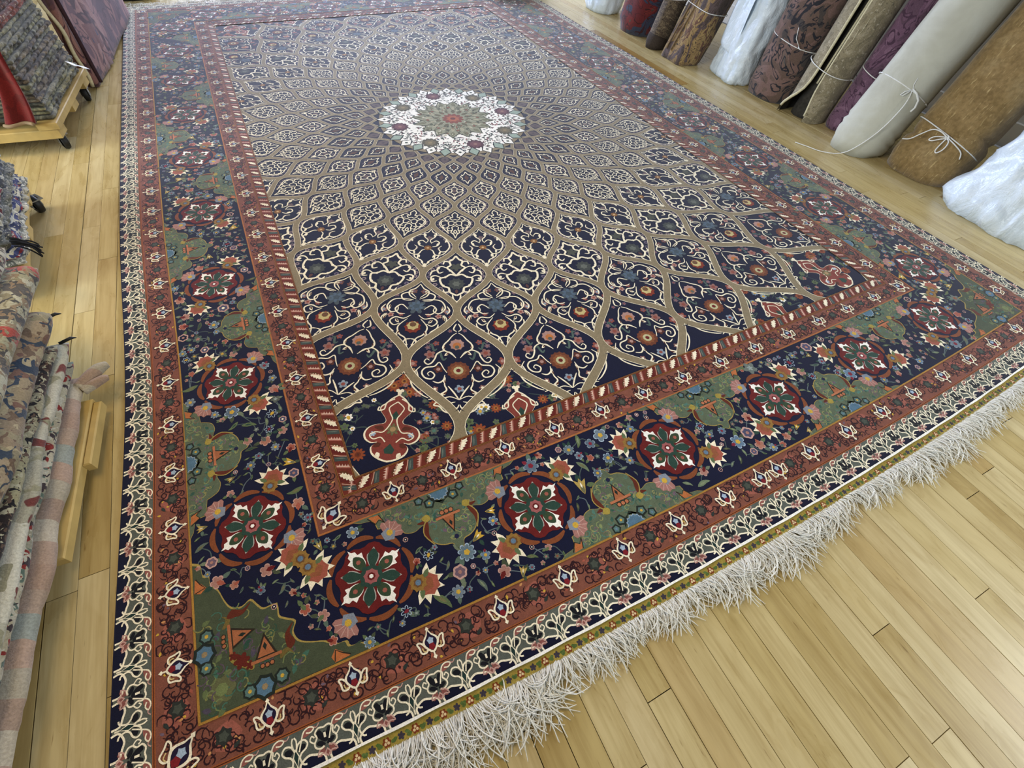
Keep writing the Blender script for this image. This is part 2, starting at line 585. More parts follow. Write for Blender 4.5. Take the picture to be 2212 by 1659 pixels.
def cell_big(P, t):
    for s in C_BIG:
        line(P, t, s, 0.030, CREAM, 4, 4, taper=True, mirror=True)
    for x, y, l_, a in ((1010,1050,0.10,2.6),(975,1000,0.09,1.9),(985,1280,0.09,-1.7),(770,1250,0.13,-1.6),(1000,1345,0.12,2.7),(950,1430,0.10,-.6)):
        u, v = zc(x, y); fill(P, t, leaf(u, v, l_, 0.05, a), CREAM, 4, mirror=True)
        fill(P, t, leaf(u+0.01, v, l_*0.7, 0.026, a), BROWN, 5, mirror=True)
    u, v = zc(1085, 1185)
    tt = t.sub(u, v, 0.163*0.22)
    P.poly([tt(*a) for a in petals(0, 0, 0.8, 1.0, 14, 0, 3)], '#6b3a24', 3)
    P.poly([tt(*a) for a in petals(0, 0, 0.5, 0.72, 10, 0, 3)], '#84502f', 4)
    P.poly([tt(*a) for a in circ(0, 0, 0.42, 10)], '#b9b68c', 5)
    P.poly([tt(*a) for a in circ(0, 0, 0.20, 8)], RED, 6)
    u, v = zc(1078, 990)
    tt = t.sub(u, v, 0.163*0.15)
    P.poly([tt(*a) for a in petals(0, 0, 0.7, 1.0, 9, 0, 3)], FLP, 3)
    P.poly([tt(*a) for a in circ(0, 0.2, 0.55, 9)], '#b4703c', 4)
    P.poly([tt(*a) for a in circ(0, 0.45, 0.3, 7)], GREY, 5)
    for mm in (1, -1):
        tm = t if mm == 1 else t.mir()
        for x, y, r, c1, c2 in ((738,1132,0.016,FCOR,FLP),(770,1255,0.011,FPINK,FCOR),(862,1062,0.018,FPINK,FCOR),(815,1278,0.012,FCOR,TAN),
                                (745,1180,0.009,TAN,FCOR),(935,1172,0.015,BROWN,FLP),(1005,1430,0.012,FLP,FCOR),(840,1010,0.010,MAUVE,FPINK),
                                (905,980,0.011,FCOR,MAUVE),(720,1200,0.008,FBL,CREAM),(920,1320,0.010,FPINK,CREAM),(1020,890,0.008,MAUVE,FCOR)):
            u, v = zc(x, y); flower(P, tm, u, v, r, 5, c1, c2, 1)
        for x, y, sc in ((955,1078,1.0),(868,1322,1.2),(880,1010,0.9)):
            u, v = zc(x, y)
            line(P, tm, [(u-0.09*sc, v-0.03), (u-0.03*sc, v-0.07*sc), (u, v), (u+0.04*sc, v+0.06*sc), (u+0.1*sc, v+0.02)], 0.045, '#4a5d58', 1, 4, taper=True)
    flower(P, t, *zc(1090, 1322), 0.015, 5, FLB, FCOR, 2)

def cell_blue(P, t):
    S = [[(0,-.66),(-.10,-.54),(-.24,-.46),(-.20,-.34),(-.04,-.26)],
         [(-.05,-.30),(-.22,-.42),(-.40,-.36),(-.34,-.24),(-.14,-.22)],
         [(-.10,-.24),(-.34,-.26),(-.56,-.22),(-.66,-.06),(-.54,.06),(-.40,.02),(-.42,-.08)],
         [(-.18,-.02),(-.34,-.12),(-.46,-.02),(-.36,.08),(-.22,.08)],
         [(-.08,.10),(-.22,.18),(-.40,.16),(-.50,.24),(-.40,.32),(-.28,.28)],
         [(-.14,.18),(-.30,.34),(-.24,.48),(-.10,.56),(-.02,.76)],
         [(-.64,.10),(-.70,.20),(-.60,.34),(-.42,.48),(-.22,.58)],
         [(-.52,.28),(-.50,.36),(-.36,.44)],
         [(0,.56),(-.10,.58),(-.12,.66),(-.03,.66)],
         [(-.70,-.10),(-.76,.0),(-.70,.08)]]
    for s in S:
        line(P, t, s, 0.034, CREAM, 4, 4, taper=True, mirror=True)
    for u, v, l_, a in ((-.24,-.40,.12,-.6),(-.60,-.10,.12,1.4),(-.40,.20,.12,.6),(-.26,.42,.12,2.0),(-.66,.22,.14,-1.2)):
        fill(P, t, leaf(u, v, l_, 0.055, a), CREAM, 4, mirror=True)
        fill(P, t, leaf(u+0.01, v, l_*0.7, 0.028, a), BROWN, 5, mirror=True)
    tt = t.sub(0, -.08, 0.142*0.24)
    P.poly([tt(*a) for a in petals(0, 0, 0.55, 1.05, 7, 0.3, 4)], '#46525a', 3)
    P.poly([tt(*a) for a in petals(0, -0.1, 0.4, 0.75, 7, 0, 4)], FBL, 4)
    P.poly([tt(*a) for a in petals(0, -0.1, 0.15, 0.42, 5, 0, 3)], '#41505c', 5)
    tt = t.sub(0, .33, 0.142*0.20)
    P.poly([tt(*a) for a in petals(0, 0.1, 0.7, 1.0, 9, 0, 3)], '#7b2d18', 3)
    P.poly([tt(*a) for a in petals(0, -0.1, 0.5, 0.72, 7, 0, 3)], '#c2b47c', 4)
    P.poly([tt(*a) for a in circ(0, -0.3, 0.38, 8)], '#6a4a30', 5)
    for mm in (1, -1):
        tm = t if mm == 1 else t.mir()
        for u, v, r, c1, c2 in ((-.70,.02,.012,FPINK,FLB),(-.52,-.34,.010,MAUVE,FPINK),(-.30,-.54,.009,TAN,MAUVE),(-.52,.12,.012,FLP,FCOR),
                                (-.60,.40,.010,FPINK,TAN),(-.34,.62,.009,MAUVE,FPINK),(-.78,.14,.008,FCOR,FPINK),(-.12,-.46,.012,'#6a4438',MAUVE),(-.30,.10,.009,FCOR,FPINK),(-.16,.68,.007,MAUVE,TAN)):
            flower(P, tm, u, v, r, 5, c1, c2, 1)

def cell_cloud(P, t):
    lobe = [(0,.02),(-.16,-.02),(-.30,.06),(-.44,.10),(-.40,.24),(-.32,.32),(-.20,.36),(-.16,.48),(0,.56)]
    up = [(0,-.60),(-.10,-.48),(-.20,-.42),(-.16,-.30),(-.26,-.22),(-.14,-.12),(0,.02)]
    for s in (lobe, up):
        line(P, t, s, 0.055, CREAM, 4, 4, mirror=True)
    for s in ([(-.24,-.20),(-.42,-.26),(-.54,-.18),(-.48,-.06),(-.36,-.10)],
              [(-.40,.08),(-.56,.02),(-.68,.06),(-.64,.18),(-.52,.16)],
              [(-.20,-.40),(-.34,-.42),(-.38,-.32)],
              [(-.56,-.14),(-.68,-.10),(-.72,.02)],
              [(-.18,.46),(-.30,.48),(-.34,.40)],
              [(-.10,.54),(-.08,.66),(0,.72)]):
        line(P, t, s, 0.05, CREAM, 4, 4, taper=True, mirror=True)
    for u, v in ((-.30,.06),(-.44,.12),(-.34,.30),(-.18,-.14),(-.20,-.40),(-.50,-.20),(-.62,.12),(-.18,.44),(-.14,-.46)):
        fill(P, t, circ(u, v, .035, 6), CREAM, 4, mirror=True)
    tt = t.sub(0, .25, 0.123*0.26)
    P.poly([tt(*a) for a in petals(0, 0, 0.6, 1.0, 10, 0, 3)], '#3d4240', 3)
    P.poly([tt(*a) for a in petals(0, 0, 0.2, 0.5, 6, 0, 3)], '#5f655e', 4)
    tt = t.sub(0, -.24, 0.123*0.2)
    P.poly([tt(*a) for a in petals(0, 0, 0.5, 0.95, 5, 0.4, 4)], '#45483f', 3)
    fill(P, t, leaf(0, .40, .12, .08, PI/2), '#5a3a34', 3)
    dots(P, t, 1, 0.009)

def dots(P, t, seed, r, n=14, cols=('#675d72', '#7a6a6e', '#5a5566', '#8a7a80')):
    rg = random.Random(seed)
    for i in range(n):
        v = -0.75 + 1.5 * (i + 0.5) / n
        u = ((1 + math.cos(PI*v*1.12))/2 - 0.17)/1.12
        if u < 0.12: continue
        for m in (1, -1):
            tt = t.sub(u*m, v, 1.0)
            P.poly([tt(*a) for a in circ(0, 0, r, 6)], rg.choice(cols), 1)
            P.poly([tt(*a) for a in circ(0, 0, r*.45, 5)], '#2a2438', 2)

def cell_heart(P, t):
    for s in ([(0,-.66),(-.10,-.52),(-.22,-.48),(-.18,-.34),(-.04,-.22),(-.10,-.10)],
              [(-.16,-.40),(-.36,-.42),(-.60,-.26),(-.72,-.02),(-.62,.16),(-.44,.18),(-.36,.06),(-.46,-.02)],
              [(-.10,-.12),(-.24,-.20),(-.36,-.14),(-.30,-.02),(-.14,.02)],
              [(-.66,.14),(-.50,.28),(-.28,.30),(-.18,.16),(-.08,.12)],
              [(-.28,.30),(-.24,.44),(-.12,.50),(0,.70)],
              [(-.40,.28),(-.34,.40),(-.20,.46)]):
        line(P, t, s, 0.046, CREAM, 4, 4, taper=True, mirror=True)
    for u, v in ((-.20,-.46),(-.62,-.24),(-.44,.18),(-.26,.30),(-.12,.50),(-.34,-.12)):
        fill(P, t, leaf(u, v, .12, .07, 1.0), CREAM, 4, mirror=True)
    fill(P, t, circ(0, .64, .06, 7), CREAM, 4)
    tt = t.sub(0, .06, 0.107*0.14)
    P.poly([tt(*a) for a in petals(0, 0, 0.75, 1.0, 8, 0, 3)], '#82592c', 3)
    P.poly([tt(*a) for a in circ(0, 0, .35, 7)], '#c9a978', 4)
    tt = t.sub(0, -.30, 0.107*0.12)
    P.poly([tt(*a) for a in petals(0, 0, 0.6, 1.0, 5, 0, 4)], '#6b5a5c', 3)
    fill(P, t, circ(-.36, .08, .05, 6), '#6b5a5c', 3, mirror=True)
    dots(P, t, 2, 0.008)

def cell_dense(P, t, w=0.045, k=0):
    base = [[(0,-.62),(-.14,-.48),(-.10,-.34),(-.24,-.28),(-.12,-.18),(0,-.22)],
            [(0,-.05),(-.16,-.12),(-.30,-.06),(-.26,.08),(-.12,.08),(-.04,.0)],
            [(-.12,-.30),(-.34,-.38),(-.48,-.26),(-.40,-.16),(-.28,-.20)],
            [(-.30,-.08),(-.48,-.14),(-.64,-.04),(-.56,.10),(-.42,.06)],
            [(-.26,.08),(-.34,.20),(-.50,.22),(-.54,.12)],
            [(0,.10),(-.14,.18),(-.12,.30),(-.28,.34),(-.34,.24),(-.22,.22)],
            [(-.12,.30),(-.18,.42),(-.08,.48),(0,.66)],
            [(0,.30),(-.06,.38),(0,.46)],
            [(-.44,-.30),(-.60,-.18),(-.70,.0),(-.60,.16),(-.44,.30),(-.26,.46)]]
    if k:
        base = base[:8]
    for s in base:
        line(P, t, s, w, CREAM, 4, 3, mirror=True)
    for u, v in ((-.14,-.46),(-.44,-.30),(-.62,-.02),(-.50,.20),(-.30,.34),(-.10,.46)):
        fill(P, t, circ(u, v, .04, 5), CREAM, 4, mirror=True)
    fill(P, t, leaf(0, -.02, .12, .10, PI/2), '#5f534c', 3)
    fill(P, t, circ(-.3, .0, .06, 6), '#4b3f4c', 3, mirror=True)
    dots(P, t, 3, 0.006, 12)

def cell_quad(P, t):
    for s in ([(0,-.60),(-.14,-.42),(-.34,-.34),(-.60,-.14),(-.44,-.06),(-.22,-.10),(-.16,.0),(-.22,.12),(-.46,.10),(-.60,.16)],
              [(-.58,.14),(-.36,.34),(-.16,.40),(0,.62)], [(0,-.30),(-.10,-.20),(-.22,-.16)], [(0,.34),(-.10,.22),(-.22,.16)]):
        line(P, t, s, 0.065, CREAM, 4, 4, mirror=True)
    fill(P, t, circ(0, -.42, .07, 6), CREAM, 4); fill(P, t, circ(0, .46, .07, 6), CREAM, 4)
    fill(P, t, circ(-.56, 0, .08, 6), CREAM, 4, mirror=True)
    tt = t.sub(0, .02, 0.068*0.2)
    P.poly([tt(*a) for a in petals(0, 0, 0.6, 1.0, 5, 0, 3)], '#5c4a4a', 3)
    for u, v in ((-.32,-.22),(-.32,.24),(0,-.22),(0,.24)):
        fill(P, t, circ(u, v, .07, 6), '#6d5e62', 3, mirror=(u != 0))
    dots(P, t, 4, 0.005, 10)

def cell_dia(P, t, dk='#54382c'):
    line(P, t, [(0,-.52),(-.20,-.26),(-.50,-.10),(-.34,.04),(-.42,.18),(-.16,.28),(0,.54)], 0.075, CREAM, 4, 3, mirror=True)
    line(P, t, [(-.30,-.22),(-.44,-.26)], 0.08, CREAM, 4, 0, mirror=True)
    fill(P, t, [(0,-.26),(.2,.02),(0,.28),(-.2,.02)], dk, 3)
    fill(P, t, circ(-.56, .02, .08, 6), '#5f5560', 2, mirror=True)
    fill(P, t, circ(-.3, .32, .07, 6), '#5f5560', 2, mirror=True)

def cell_plain(P, t):
    sh = [((1+math.cos(PI*v))/2*0.70, v) for v in np.linspace(-.72, .72, 9)]
    fill(P, t, sh + [(-a, b_) for a, b_ in reversed(sh)], '#2c2130', 2)
    sh = [(a*.66, b_*.75) for a, b_ in sh]
    fill(P, t, sh + [(-a, b_) for a, b_ in reversed(sh)], '#594c4c', 3)
    fill(P, t, circ(0, 0, .16, 6), '#463a40', 4)

def palmette(P, t):
    """large cream outlined red palmette of the corners of the field; unit = 1 m"""
    def out(pts, col, lay): P.poly([t(a, b_) for a, b_ in pts], col, lay)
    half = [(0,-.092),(-.018,-.078),(-.030,-.062),(-.042,-.050),(-.040,-.036),(-.030,-.022),(-.022,-.008),(-.026,.002),(-.044,.006),
            (-.062,.016),(-.070,.034),(-.064,.052),(-.048,.062),(-.034,.060),(-.046,.074),(-.040,.094),(-.020,.108),(0,.114)]
    sm = catmull(half, 3)
    outl = sm + [(-a, b_) for a, b_ in reversed(sm)]
    out([(a*1.07, (b_-.01)*1.05+.01) for a, b_ in outl], CREAM, 3)
    out(outl, '#7e3a30', 4)
    for mm in (1, -1):
        tm = t if mm == 1 else t.mir()
        P.strip([tm(*q) for q in catmull([(0,-.070),(-.020,-.050),(-.014,-.030),(-.006,-.012),(-.014,.014),(-.026,.030),(-.044,.030),(-.058,.040),(-.046,.052),(-.028,.046),(-.014,.060)], 4)], .0032, CREAM, 6)
        P.strip([tm(*q) for q in catmull([(-.010,-.080),(-.030,-.066),(-.034,-.044),(-.050,-.040),(-.048,-.052)], 4)], .004, CREAM, 6)
        P.poly([tm(*q) for q in catmull([(-.030,.010),(-.050,.014),(-.040,.022),(-.024,.022)], 3, True)], BROWN, 6)
        P.poly([tm(*q) for q in petals(-.050, .036, .005, .009, 6)], LBLUE, 6)
        P.poly([tm(*q) for q in leaf(-.024,.064,.022,.014,2.6)], BROWN, 6)
        P.poly([tm(*q) for q in leaf(-.03,.09,.02,.012,1.2)], CREAM, 6)
    out(petals(0, .020, .010, .020, 8), OLIVE, 6)
    out(circ(0, .020, .008, 8), TAN, 7)
    out([(0,-.040),(-.010,-.024),(-.006,-.012),(.006,-.012),(.010,-.024)], DGREEN, 6)
    out([(0,.064),(-.014,.082),(-.010,.094),(.010,.094),(.014,.082)], DGREEN, 6)
    out(petals(0, -.106, .006, .013, 3, PI/2), CREAM, 5)

def field():
    P = Pat()
    rg = random.Random(5)
    for k in range(1, 12):
        for m in range(32):
            th = m*2*DL + (DL if k % 2 else 0)
            c = pol(th, k)
            mar = R_of(k)*DL*1.05
            if not in_field(c, mar if k < 11 else 0.06):
                continue
            r = R_of(k)
            sc = {1: 1.0, 2: .95, 3: .95, 4: .98, 5: .98, 6: 1.0, 10: 1.0, 11: 1.0}.get(k, 1.08)
            t = T(lambda u, v, th=th, k=k, sc=sc: pol(th + u*DL*sc, k + v*sc), r*DL*sc)
            if k == 11:
                # open slots along the border: a red palmette among loose flowers
                tt = t.sub(0, -0.05, 1.0)
                tt = T(lambda a, b_, q=tt: q(a, b_), 1.0)
                palmette(P, tt)
                for q in range(230):
                    u, v = rg.uniform(-1, 1), rg.uniform(-.85, .9)
                    w_ = (1 + math.cos(PI*v))/2 if v < 0 else 1.0
                    if abs(u) > w_ - .12: continue
                    p = t(u, v)
                    if not in_field(p, 0.02) or (abs(u) < .38 and -.45 < v < .55): continue
                    c1, c2 = rg.choice((('#94584e', '#b08a80'), ('#8a4526', '#a06a34'), (WHITE, YELLOW), ('#8090a0', YELLOW), (GREY, TEAL), ('#a07a70', '#94584e'), ('#8a4526', '#6a3018'), (LEAF, GREY), (LEAF, GREEN2), (GREY, LEAF)))
                    flower(P, t, u, v, rg.choice((.016, .020, .022)) if c1 == '#8a4526' else rg.choice((.008, .010, .013)), 10 if c1 == '#8a4526' else rg.choice((5, 6, 8)), c1, c2, 1, BROWN if c1 == '#8a4526' else None)
                    line(P, t, [(u, v), (u+rg.uniform(-.2,.2), v+rg.uniform(-.06,.06)), (u+rg.uniform(-.3,.3), v+rg.uniform(-.12,.12))], .02, '#3c4a48', 0, 4, taper=True)
                continue
            (None, cell_plain, cell_dia, cell_dia, cell_quad, cell_dense, cell_dense, cell_heart, cell_cloud, cell_blue, cell_big)[k](P, t)
    return P
field().build('field_ornament', M_WOOL, carpet, 'cream scrolls and small flowers that fill the cells')

def medallion():
    P = Pat()
    t = T(lambda u, v: (CX + u, CY + v*1.04), 1.0)
    rg = random.Random(3)
    P.poly([t(*a) for a in circ(0, 0, .375, 64)], BEIGE, 8)
    P.poly([t(*a) for a in circ(0, 0, .352, 64)], WHITE, 12)
    for i in range(32):
        a = 2*PI*(i + .5)/32
        for j, (r0, rm, r1, hw, col) in enumerate(((.305, .347, .390, .030, BLACK), (.312, .347, .384, .024, '#93a699' if i % 2 else WHITE))):
            pts = [(r0*math.cos(a), r0*math.sin(a)), (rm*math.cos(a)+hw*math.sin(a), rm*math.sin(a)-hw*math.cos(a)),
                   (r1*math.cos(a), r1*math.sin(a)), (rm*math.cos(a)-hw*math.sin(a), rm*math.sin(a)+hw*math.cos(a))]
            P.poly([t(*q) for q in pts], col, 13 + j + (i % 2)*2)
        if i % 2 == 0:
            P.poly([t(*q) for q in circ(.347*math.cos(a), .347*math.sin(a), .009, 4, a)], '#3b4a3e', 17)
        # black and white fret inside the points
        for rr, dd in ((.335, .5), (.31, 0.0), (.29, .5)):
            b_ = 2*PI*(i + dd)/32
            P.strip([t(*q) for q in catmull([(rr*math.cos(b_-.06), rr*math.sin(b_-.06)), ((rr-.016)*math.cos(b_-.03), (rr-.016)*math.sin(b_-.03)),
                     (rr*math.cos(b_), rr*math.sin(b_)), ((rr-.016)*math.cos(b_+.03), (rr-.016)*math.sin(b_+.03)), (rr*math.cos(b_+.06), rr*math.sin(b_+.06))], 3)], .004, '#26302a', 13)
    for i in range(8):
        a = 2*PI*i/8
        u, v = .283*math.cos(a), .283*math.sin(a)
        if i % 2 == 0:
            cs = ('#4a2430', '#6d4048', '#8d6a60')
        else:
            cs = ('#4d4a38', '#6f6448', '#8b7c58')
        P.poly([t(*q) for q in petals(u, v, .036, .044, 12)], cs[0], 16)
        P.poly([t(*q) for q in petals(u, v, .022, .029, 8)], cs[1], 17)
        P.poly([t(*q) for q in circ(u, v, .010, 8)], cs[2], 18)
    for q in range(1000):
        a = rg.uniform(0, 2*PI); r = math.sqrt(rg.uniform(.19**2, .335**2))
        u, v = r*math.cos(a), r*math.sin(a)
        if min(math.hypot(u-.283*math.cos(2*PI*i/8), v-.283*math.sin(2*PI*i/8)) for i in range(8)) < .052: continue
        P.poly([t(*z) for z in leaf(u, v, rg.uniform(.012, .026), rg.uniform(.005, .010), rg.uniform(0, 6.3))],
               rg.choice(('#2c3a30', '#3d4a40', '#26302a', '#5a5a4a', '#6d4048', '#4a4f58', '#8b5a58')), 13)
    # inner star
    star = []
    for i in range(32):
        r = .212 if i % 2 == 0 else .165
        star.append((r*math.cos(PI*i/16), r*math.sin(PI*i/16)))
    P.poly([t(*q) for q in star], '#39402f', 19)
    P.poly([t(q[0]*.955, q[1]*.955) for q in star], '#8e9078', 20)
    for i in range(16):
        a = 2*PI*i/16
        for r, l_, w_, c in ((.145, .05, .022, '#6f6f52'), (.10, .045, .020, '#a39f84'), (.062, .045, .022, '#5f5a3e')):
            P.poly([t(*q) for q in leaf(r*math.cos(a), r*math.sin(a), l_, w_, a)], c, 21)
        b_ = a + PI/16
        P.poly([t(*q) for q in circ(.13*math.cos(b_), .13*math.sin(b_), .009, 6)], '#7a4a30' if i % 2 else '#4b5038', 22)
        P.strip([t(.17*math.cos(b_), .17*math.sin(b_)), t(.09*math.cos(a), .09*math.sin(a)), t(.17*math.cos(b_-PI/8), .17*math.sin(b_-PI/8))], .004, '#4b4a34', 22)
    for q in range(190):
        a = rg.uniform(0, 2*PI); r = math.sqrt(rg.uniform(.06**2, .185**2))
        P.poly([t(*z) for z in leaf(r*math.cos(a), r*math.sin(a), rg.uniform(.010, .020), rg.uniform(.005, .009), a + rg.uniform(-.8, .8))], rg.choice(('#3f3f2c', '#b8b49c', '#c9c6b2', '#55543c', '#7a4a30', '#2f3526')), 22)
    P.poly([t(*q) for q in petals(0, 0, .044, .058, 12)], '#7a3a28', 23)
    P.poly([t(*q) for q in petals(0, 0, .026, .036, 8)], '#a35a3c', 24)
    P.poly([t(*q) for q in circ(0, 0, .014, 8)], '#5d2018', 25)
    return P
medallion().build('medallion', M_WOOL, carpet, 'round cream and pale green centre medallion with small red core')

# ---- borders
SIDES = [(0, 0, 1, 0, W), (W, 0, 0, 1, L), (W, L, -1, 0, W), (0, L, 0, -1, L)]   # near, right, far, left
def side_fn(s):
    ox, oy, ax, ay, ln = SIDES[s]
    return lambda a, d: (ox + a*ax - d*ay, oy + a*ay + d*ax)
def band(P, d0, d1, col, lay):
    for s in range(4):
        fn = side_fn(s); ln = SIDES[s][4]
        n = int(ln / 0.05)
        for i in range(n):
            def at(d, q):
                return fn(d + (ln - 2*d)*q, d)
            a, b_ = i/n, (i+1)/n
            P.poly([at(d0, a), at(d0, b_), at(d1, b_), at(d1, a)], col, lay)

D_EDGE, D_OR, D_G, D_I, D_IB, D_BR = 0.064, 0.069, 0.140, 0.416, 0.484, 0.490

def edge_border():
    P = Pat()
    band(P, 0.0, 0.0635, GREY, 28)
    for s in range(4):
        fn = side_fn(s); ln = SIDES[s][4]
        n = int(round((ln - 0.06) / 0.105)); p = (ln - 0.06) / n
        for i in range(n + 1):
            for h in (0, 1):
                a0 = 0.03 + (i + 0.5*h)*p
                if a0 > ln - 0.025: continue
                t = T(lambda u, v, a0=a0: fn(a0 + u, v), 1.0)
                # navy lobe on the outer side between two motifs, bounded by a cream wave
                lob = catmull([(.006,-.001),(.004,.010),(.012,.017),(.022,.020),(.032,.017),(.046,.012),(.048,-.001)], 3)
                P.poly([t(*q) for q in lob], NAVY2, 29)
                P.strip([t(*q) for q in lob], .0036, CREAM, 31)
                if h == 0:
                    for mm in (1, -1):
                        tm = t if mm == 1 else t.mir()
                        P.poly([tm(*q) for q in catmull([(0,.030),(.005,.032),(.012,.040),(.013,.048),(.007,.050),(.003,.044),(0,.046)], 3, True)], BLACK, 31)
                        P.poly([tm(*q) for q in catmull([(.001,.026),(.008,.025),(.016,.030),(.013,.034),(.006,.032)], 3, True)], BLACK, 31)
                        P.strip([tm(*q) for q in catmull([(0,.052),(.009,.054),(.016,.048),(.014,.040),(.019,.033),(.018,.026),(.010,.022),(.004,.024)], 3)], .0030, CREAM, 32)
                        P.poly([tm(*q) for q in leaf(.004, .022, .016, .010, -.9)], '#84504a', 31)
                        P.strip([tm(*q) for q in catmull([(.003,.023),(.012,.021),(.017,.012),(.008,.014),(.003,.008)], 3)], .0024, LPINK, 32)
                        P.strip([tm(*q) for q in catmull([(.020,.034),(.026,.040),(.022,.046),(.018,.042)], 3)], .0024, CREAM, 32)
                    P.strip([t(0,.036), t(0,.044)], .004, CREAM, 33)
                    P.poly([t(*q) for q in [(0,.006),(.006,.013),(0,.020),(-.006,.013)]], LPINK, 32)
                    P.poly([t(*q) for q in [(0,.009),(.003,.013),(0,.017),(-.003,.013)]], '#84504a', 33)
                else:
                    for mm in (1, -1):
                        tm = t if mm == 1 else t.mir()
                        P.poly([tm(*q) for q in catmull([(.004,.036),(.010,.042),(.018,.040),(.016,.034),(.009,.031)], 3, True)], BLACK, 31)
                        P.strip([tm(*q) for q in catmull([(.001,.034),(.006,.044),(.016,.047),(.022,.040),(.018,.033),(.010,.029),(.006,.022),(.010,.012),(.016,.010)], 3)], .0030, CREAM, 32)
                        P.strip([tm(*q) for q in catmull([(.003,.040),(.004,.050),(.001,.056)], 3)], .0026, CREAM, 32)
                    P.poly([t(*q) for q in [(0,.014),(.005,.026),(0,.036),(-.005,.026)]], '#1c3330', 31)
                    P.strip([t(*q) for q in [(0,.012),(.005,.026),(0,.038),(-.005,.026)]], .0020, CREAM, 32, closed=True)
                    P.strip([t(0,.012), t(0,.004)], .0028, CREAM, 32)
                # pink curls along the inner side
                tc = T(lambda u, v, a0=a0: fn(a0 + p*0.25 + u, v), 1.0)
                P.poly([tc(*q) for q in catmull([(-.012,.050),(-.008,.060),(.006,.0625),(.014,.058),(.006,.054),(-.002,.050)], 3, True)], '#8f5850', 30)
                P.strip([tc(*q) for q in catmull([(-.020,.032),(-.014,.046),(-.008,.058),(.002,.062),(.010,.058),(.004,.053),(-.004,.055)], 3)], .0024, CREAM, 32)
                P.strip([tc(*q) for q in catmull([(.004,.062),(.014,.057),(.020,.062)], 3)], .0020, LPINK, 32)
    # cream overcast line at the two ends
    return P
edge_border().build('edge_border', M_WOOL, carpet, 'grey and navy edge border with cream tracery')

def rust_band(P, d0, d1, first, nW, nL, seed):
    """band with cream outlined lozenge flowers, one in every corner"""
    rg = random.Random(seed)
    band(P, d0, d1, RUST, 28)
    dm = (d0 + d1) / 2; hw = (d1 - d0) / 2; k = hw / 0.035
    for s in range(4):
        fn = side_fn(s); ln = SIDES[s][4]
        n = nW if s % 2 == 0 else nL
        step = (ln - 2*first) / n
        # dark scrolls
        ns = int(ln / 0.0036)
        for i in range(ns):
            a0 = first*0.4 + (ln - first*0.8) * (i + rg.random()) / ns
            v0 = rg.uniform(-.72, .72)*hw
            if min(a0, ln - a0) < dm + v0 + 0.004: continue
            q = spiral(0, 0, rg.uniform(.007, .017)*k**.5, rg.uniform(0, 6.3), rg.uniform(.5, 1.1), 9, rg.choice((1, -1)), .25)
            P.strip([fn(a0 + x, dm + max(-hw*.92, min(hw*.92, v0 + y))) for x, y in q], .0030, '#2c1217', 30, taper=True)
        for i in range(int(ln / 0.016)):
            a0 = first*0.4 + (ln - first*0.8) * rg.random(); v0 = rg.uniform(-.85, .85)*hw
            if min(a0, ln - a0) < dm + v0 + 0.004: continue
            P.poly([fn(a0 + x, dm + v0 + y) for x, y in leaf(0, 0, rg.uniform(.006, .011), .005, rg.uniform(0, 6.3))],
                   rg.choice((YELLOW, YELLOW, '#c08a58', MAUVE, '#33151a', CORAL)), 30)
        for i in range(n + 1):
            a0 = first + i*step
            if i < n:
                # dark grey palmette half way
                ah = a0 + step/2
                tt = T(lambda u, v: fn(ah + u, dm + v), 1.0)
                P.poly([tt(*q) for q in petals(.004, 0, .020*k, .026*k, 5, 0, 3)], '#96584a', 29)
                P.poly([tt(*q) for q in petals(-.002, .002, .008*k, .017*k, 6, .5, 3)], '#2a2e2a', 32)
                P.poly([tt(*q) for q in petals(-.002, .002, .004*k, .010*k, 5, 0, 3)], '#454b42', 33)
                P.poly([tt(*q) for q in leaf(.012*k, -.022*k, .016*k, .007*k, .6)], '#2c3330', 33)
            if i == 0 and s % 1 == 0:
                c = fn(first, dm)
                # corner lozenge points to the centre of the carpet
                p = side_fn(s)(dm, dm)
                ox, oy, ax, ay, _ = SIDES[s]
                ex, ey = ax - ay, ay + ax       # diagonal inwards
                t = frame(p[0], p[1], ey, -ex, 1.1*k)
                lozenge(P, t)
                continue
            if i == n: continue
            if first < 0.2 and i == n//2 and s % 2 == 0:
                for o_ in (-.030, .030):
                    lozenge(P, T(lambda u, v, o_=o_: fn(a0 + o_ + u*k*.86, dm + v*k*.86), k*.86))
                continue
            lozenge(P, T(lambda u, v: fn(a0 + u*k*.86, dm + v*k*.86), k*.86))
def lozenge(P, t):
    S = lambda l_: [t(*q) for q in l_]
    out = catmull([(0,.034),(-.006,.022),(-.016,.012),(-.019,.002),(-.012,-.010),(0,-.020),(.012,-.010),(.019,.002),(.016,.012),(.006,.022)], 2, True)
    P.poly(S(out), CREAM, 34)
    P.poly(S([(a*.74, b_*.80+.001) for a, b_ in out]), '#1c1230', 35)
    P.poly(S(petals(0, .007, .004, .0085, 5, PI/2, 3)), LBLUE, 36)
    P.poly(S(petals(0, -.006, .005, .0085, 5, -PI/2, 3)), '#7a1c24', 37)
    for mm in (1, -1):
        tm = t if mm == 1 else t.mir()
        M = lambda l_: [tm(*q) for q in l_]
        P.strip(M(catmull([(.018,.004),(.024,.010),(.031,.010),(.028,.000),(.026,-.012),(.016,-.014),(.010,-.008)], 3)), .0034, CREAM, 35)
        P.strip(M(catmull([(.022,-.002),(.020,-.010),(.014,-.011)], 3)), .0024, '#cdb57c', 36)
    P.strip(S([(0,-.018), (0,-.028)]), .003, CREAM, 35)
    P.poly(S([(0,-.034),(-.005,-.028),(0,-.024),(.005,-.028)]), CREAM, 36)
    P.poly(S([(0,.038),(-.0045,.032),(0,.028),(.0045,.032)]), CREAM, 36)

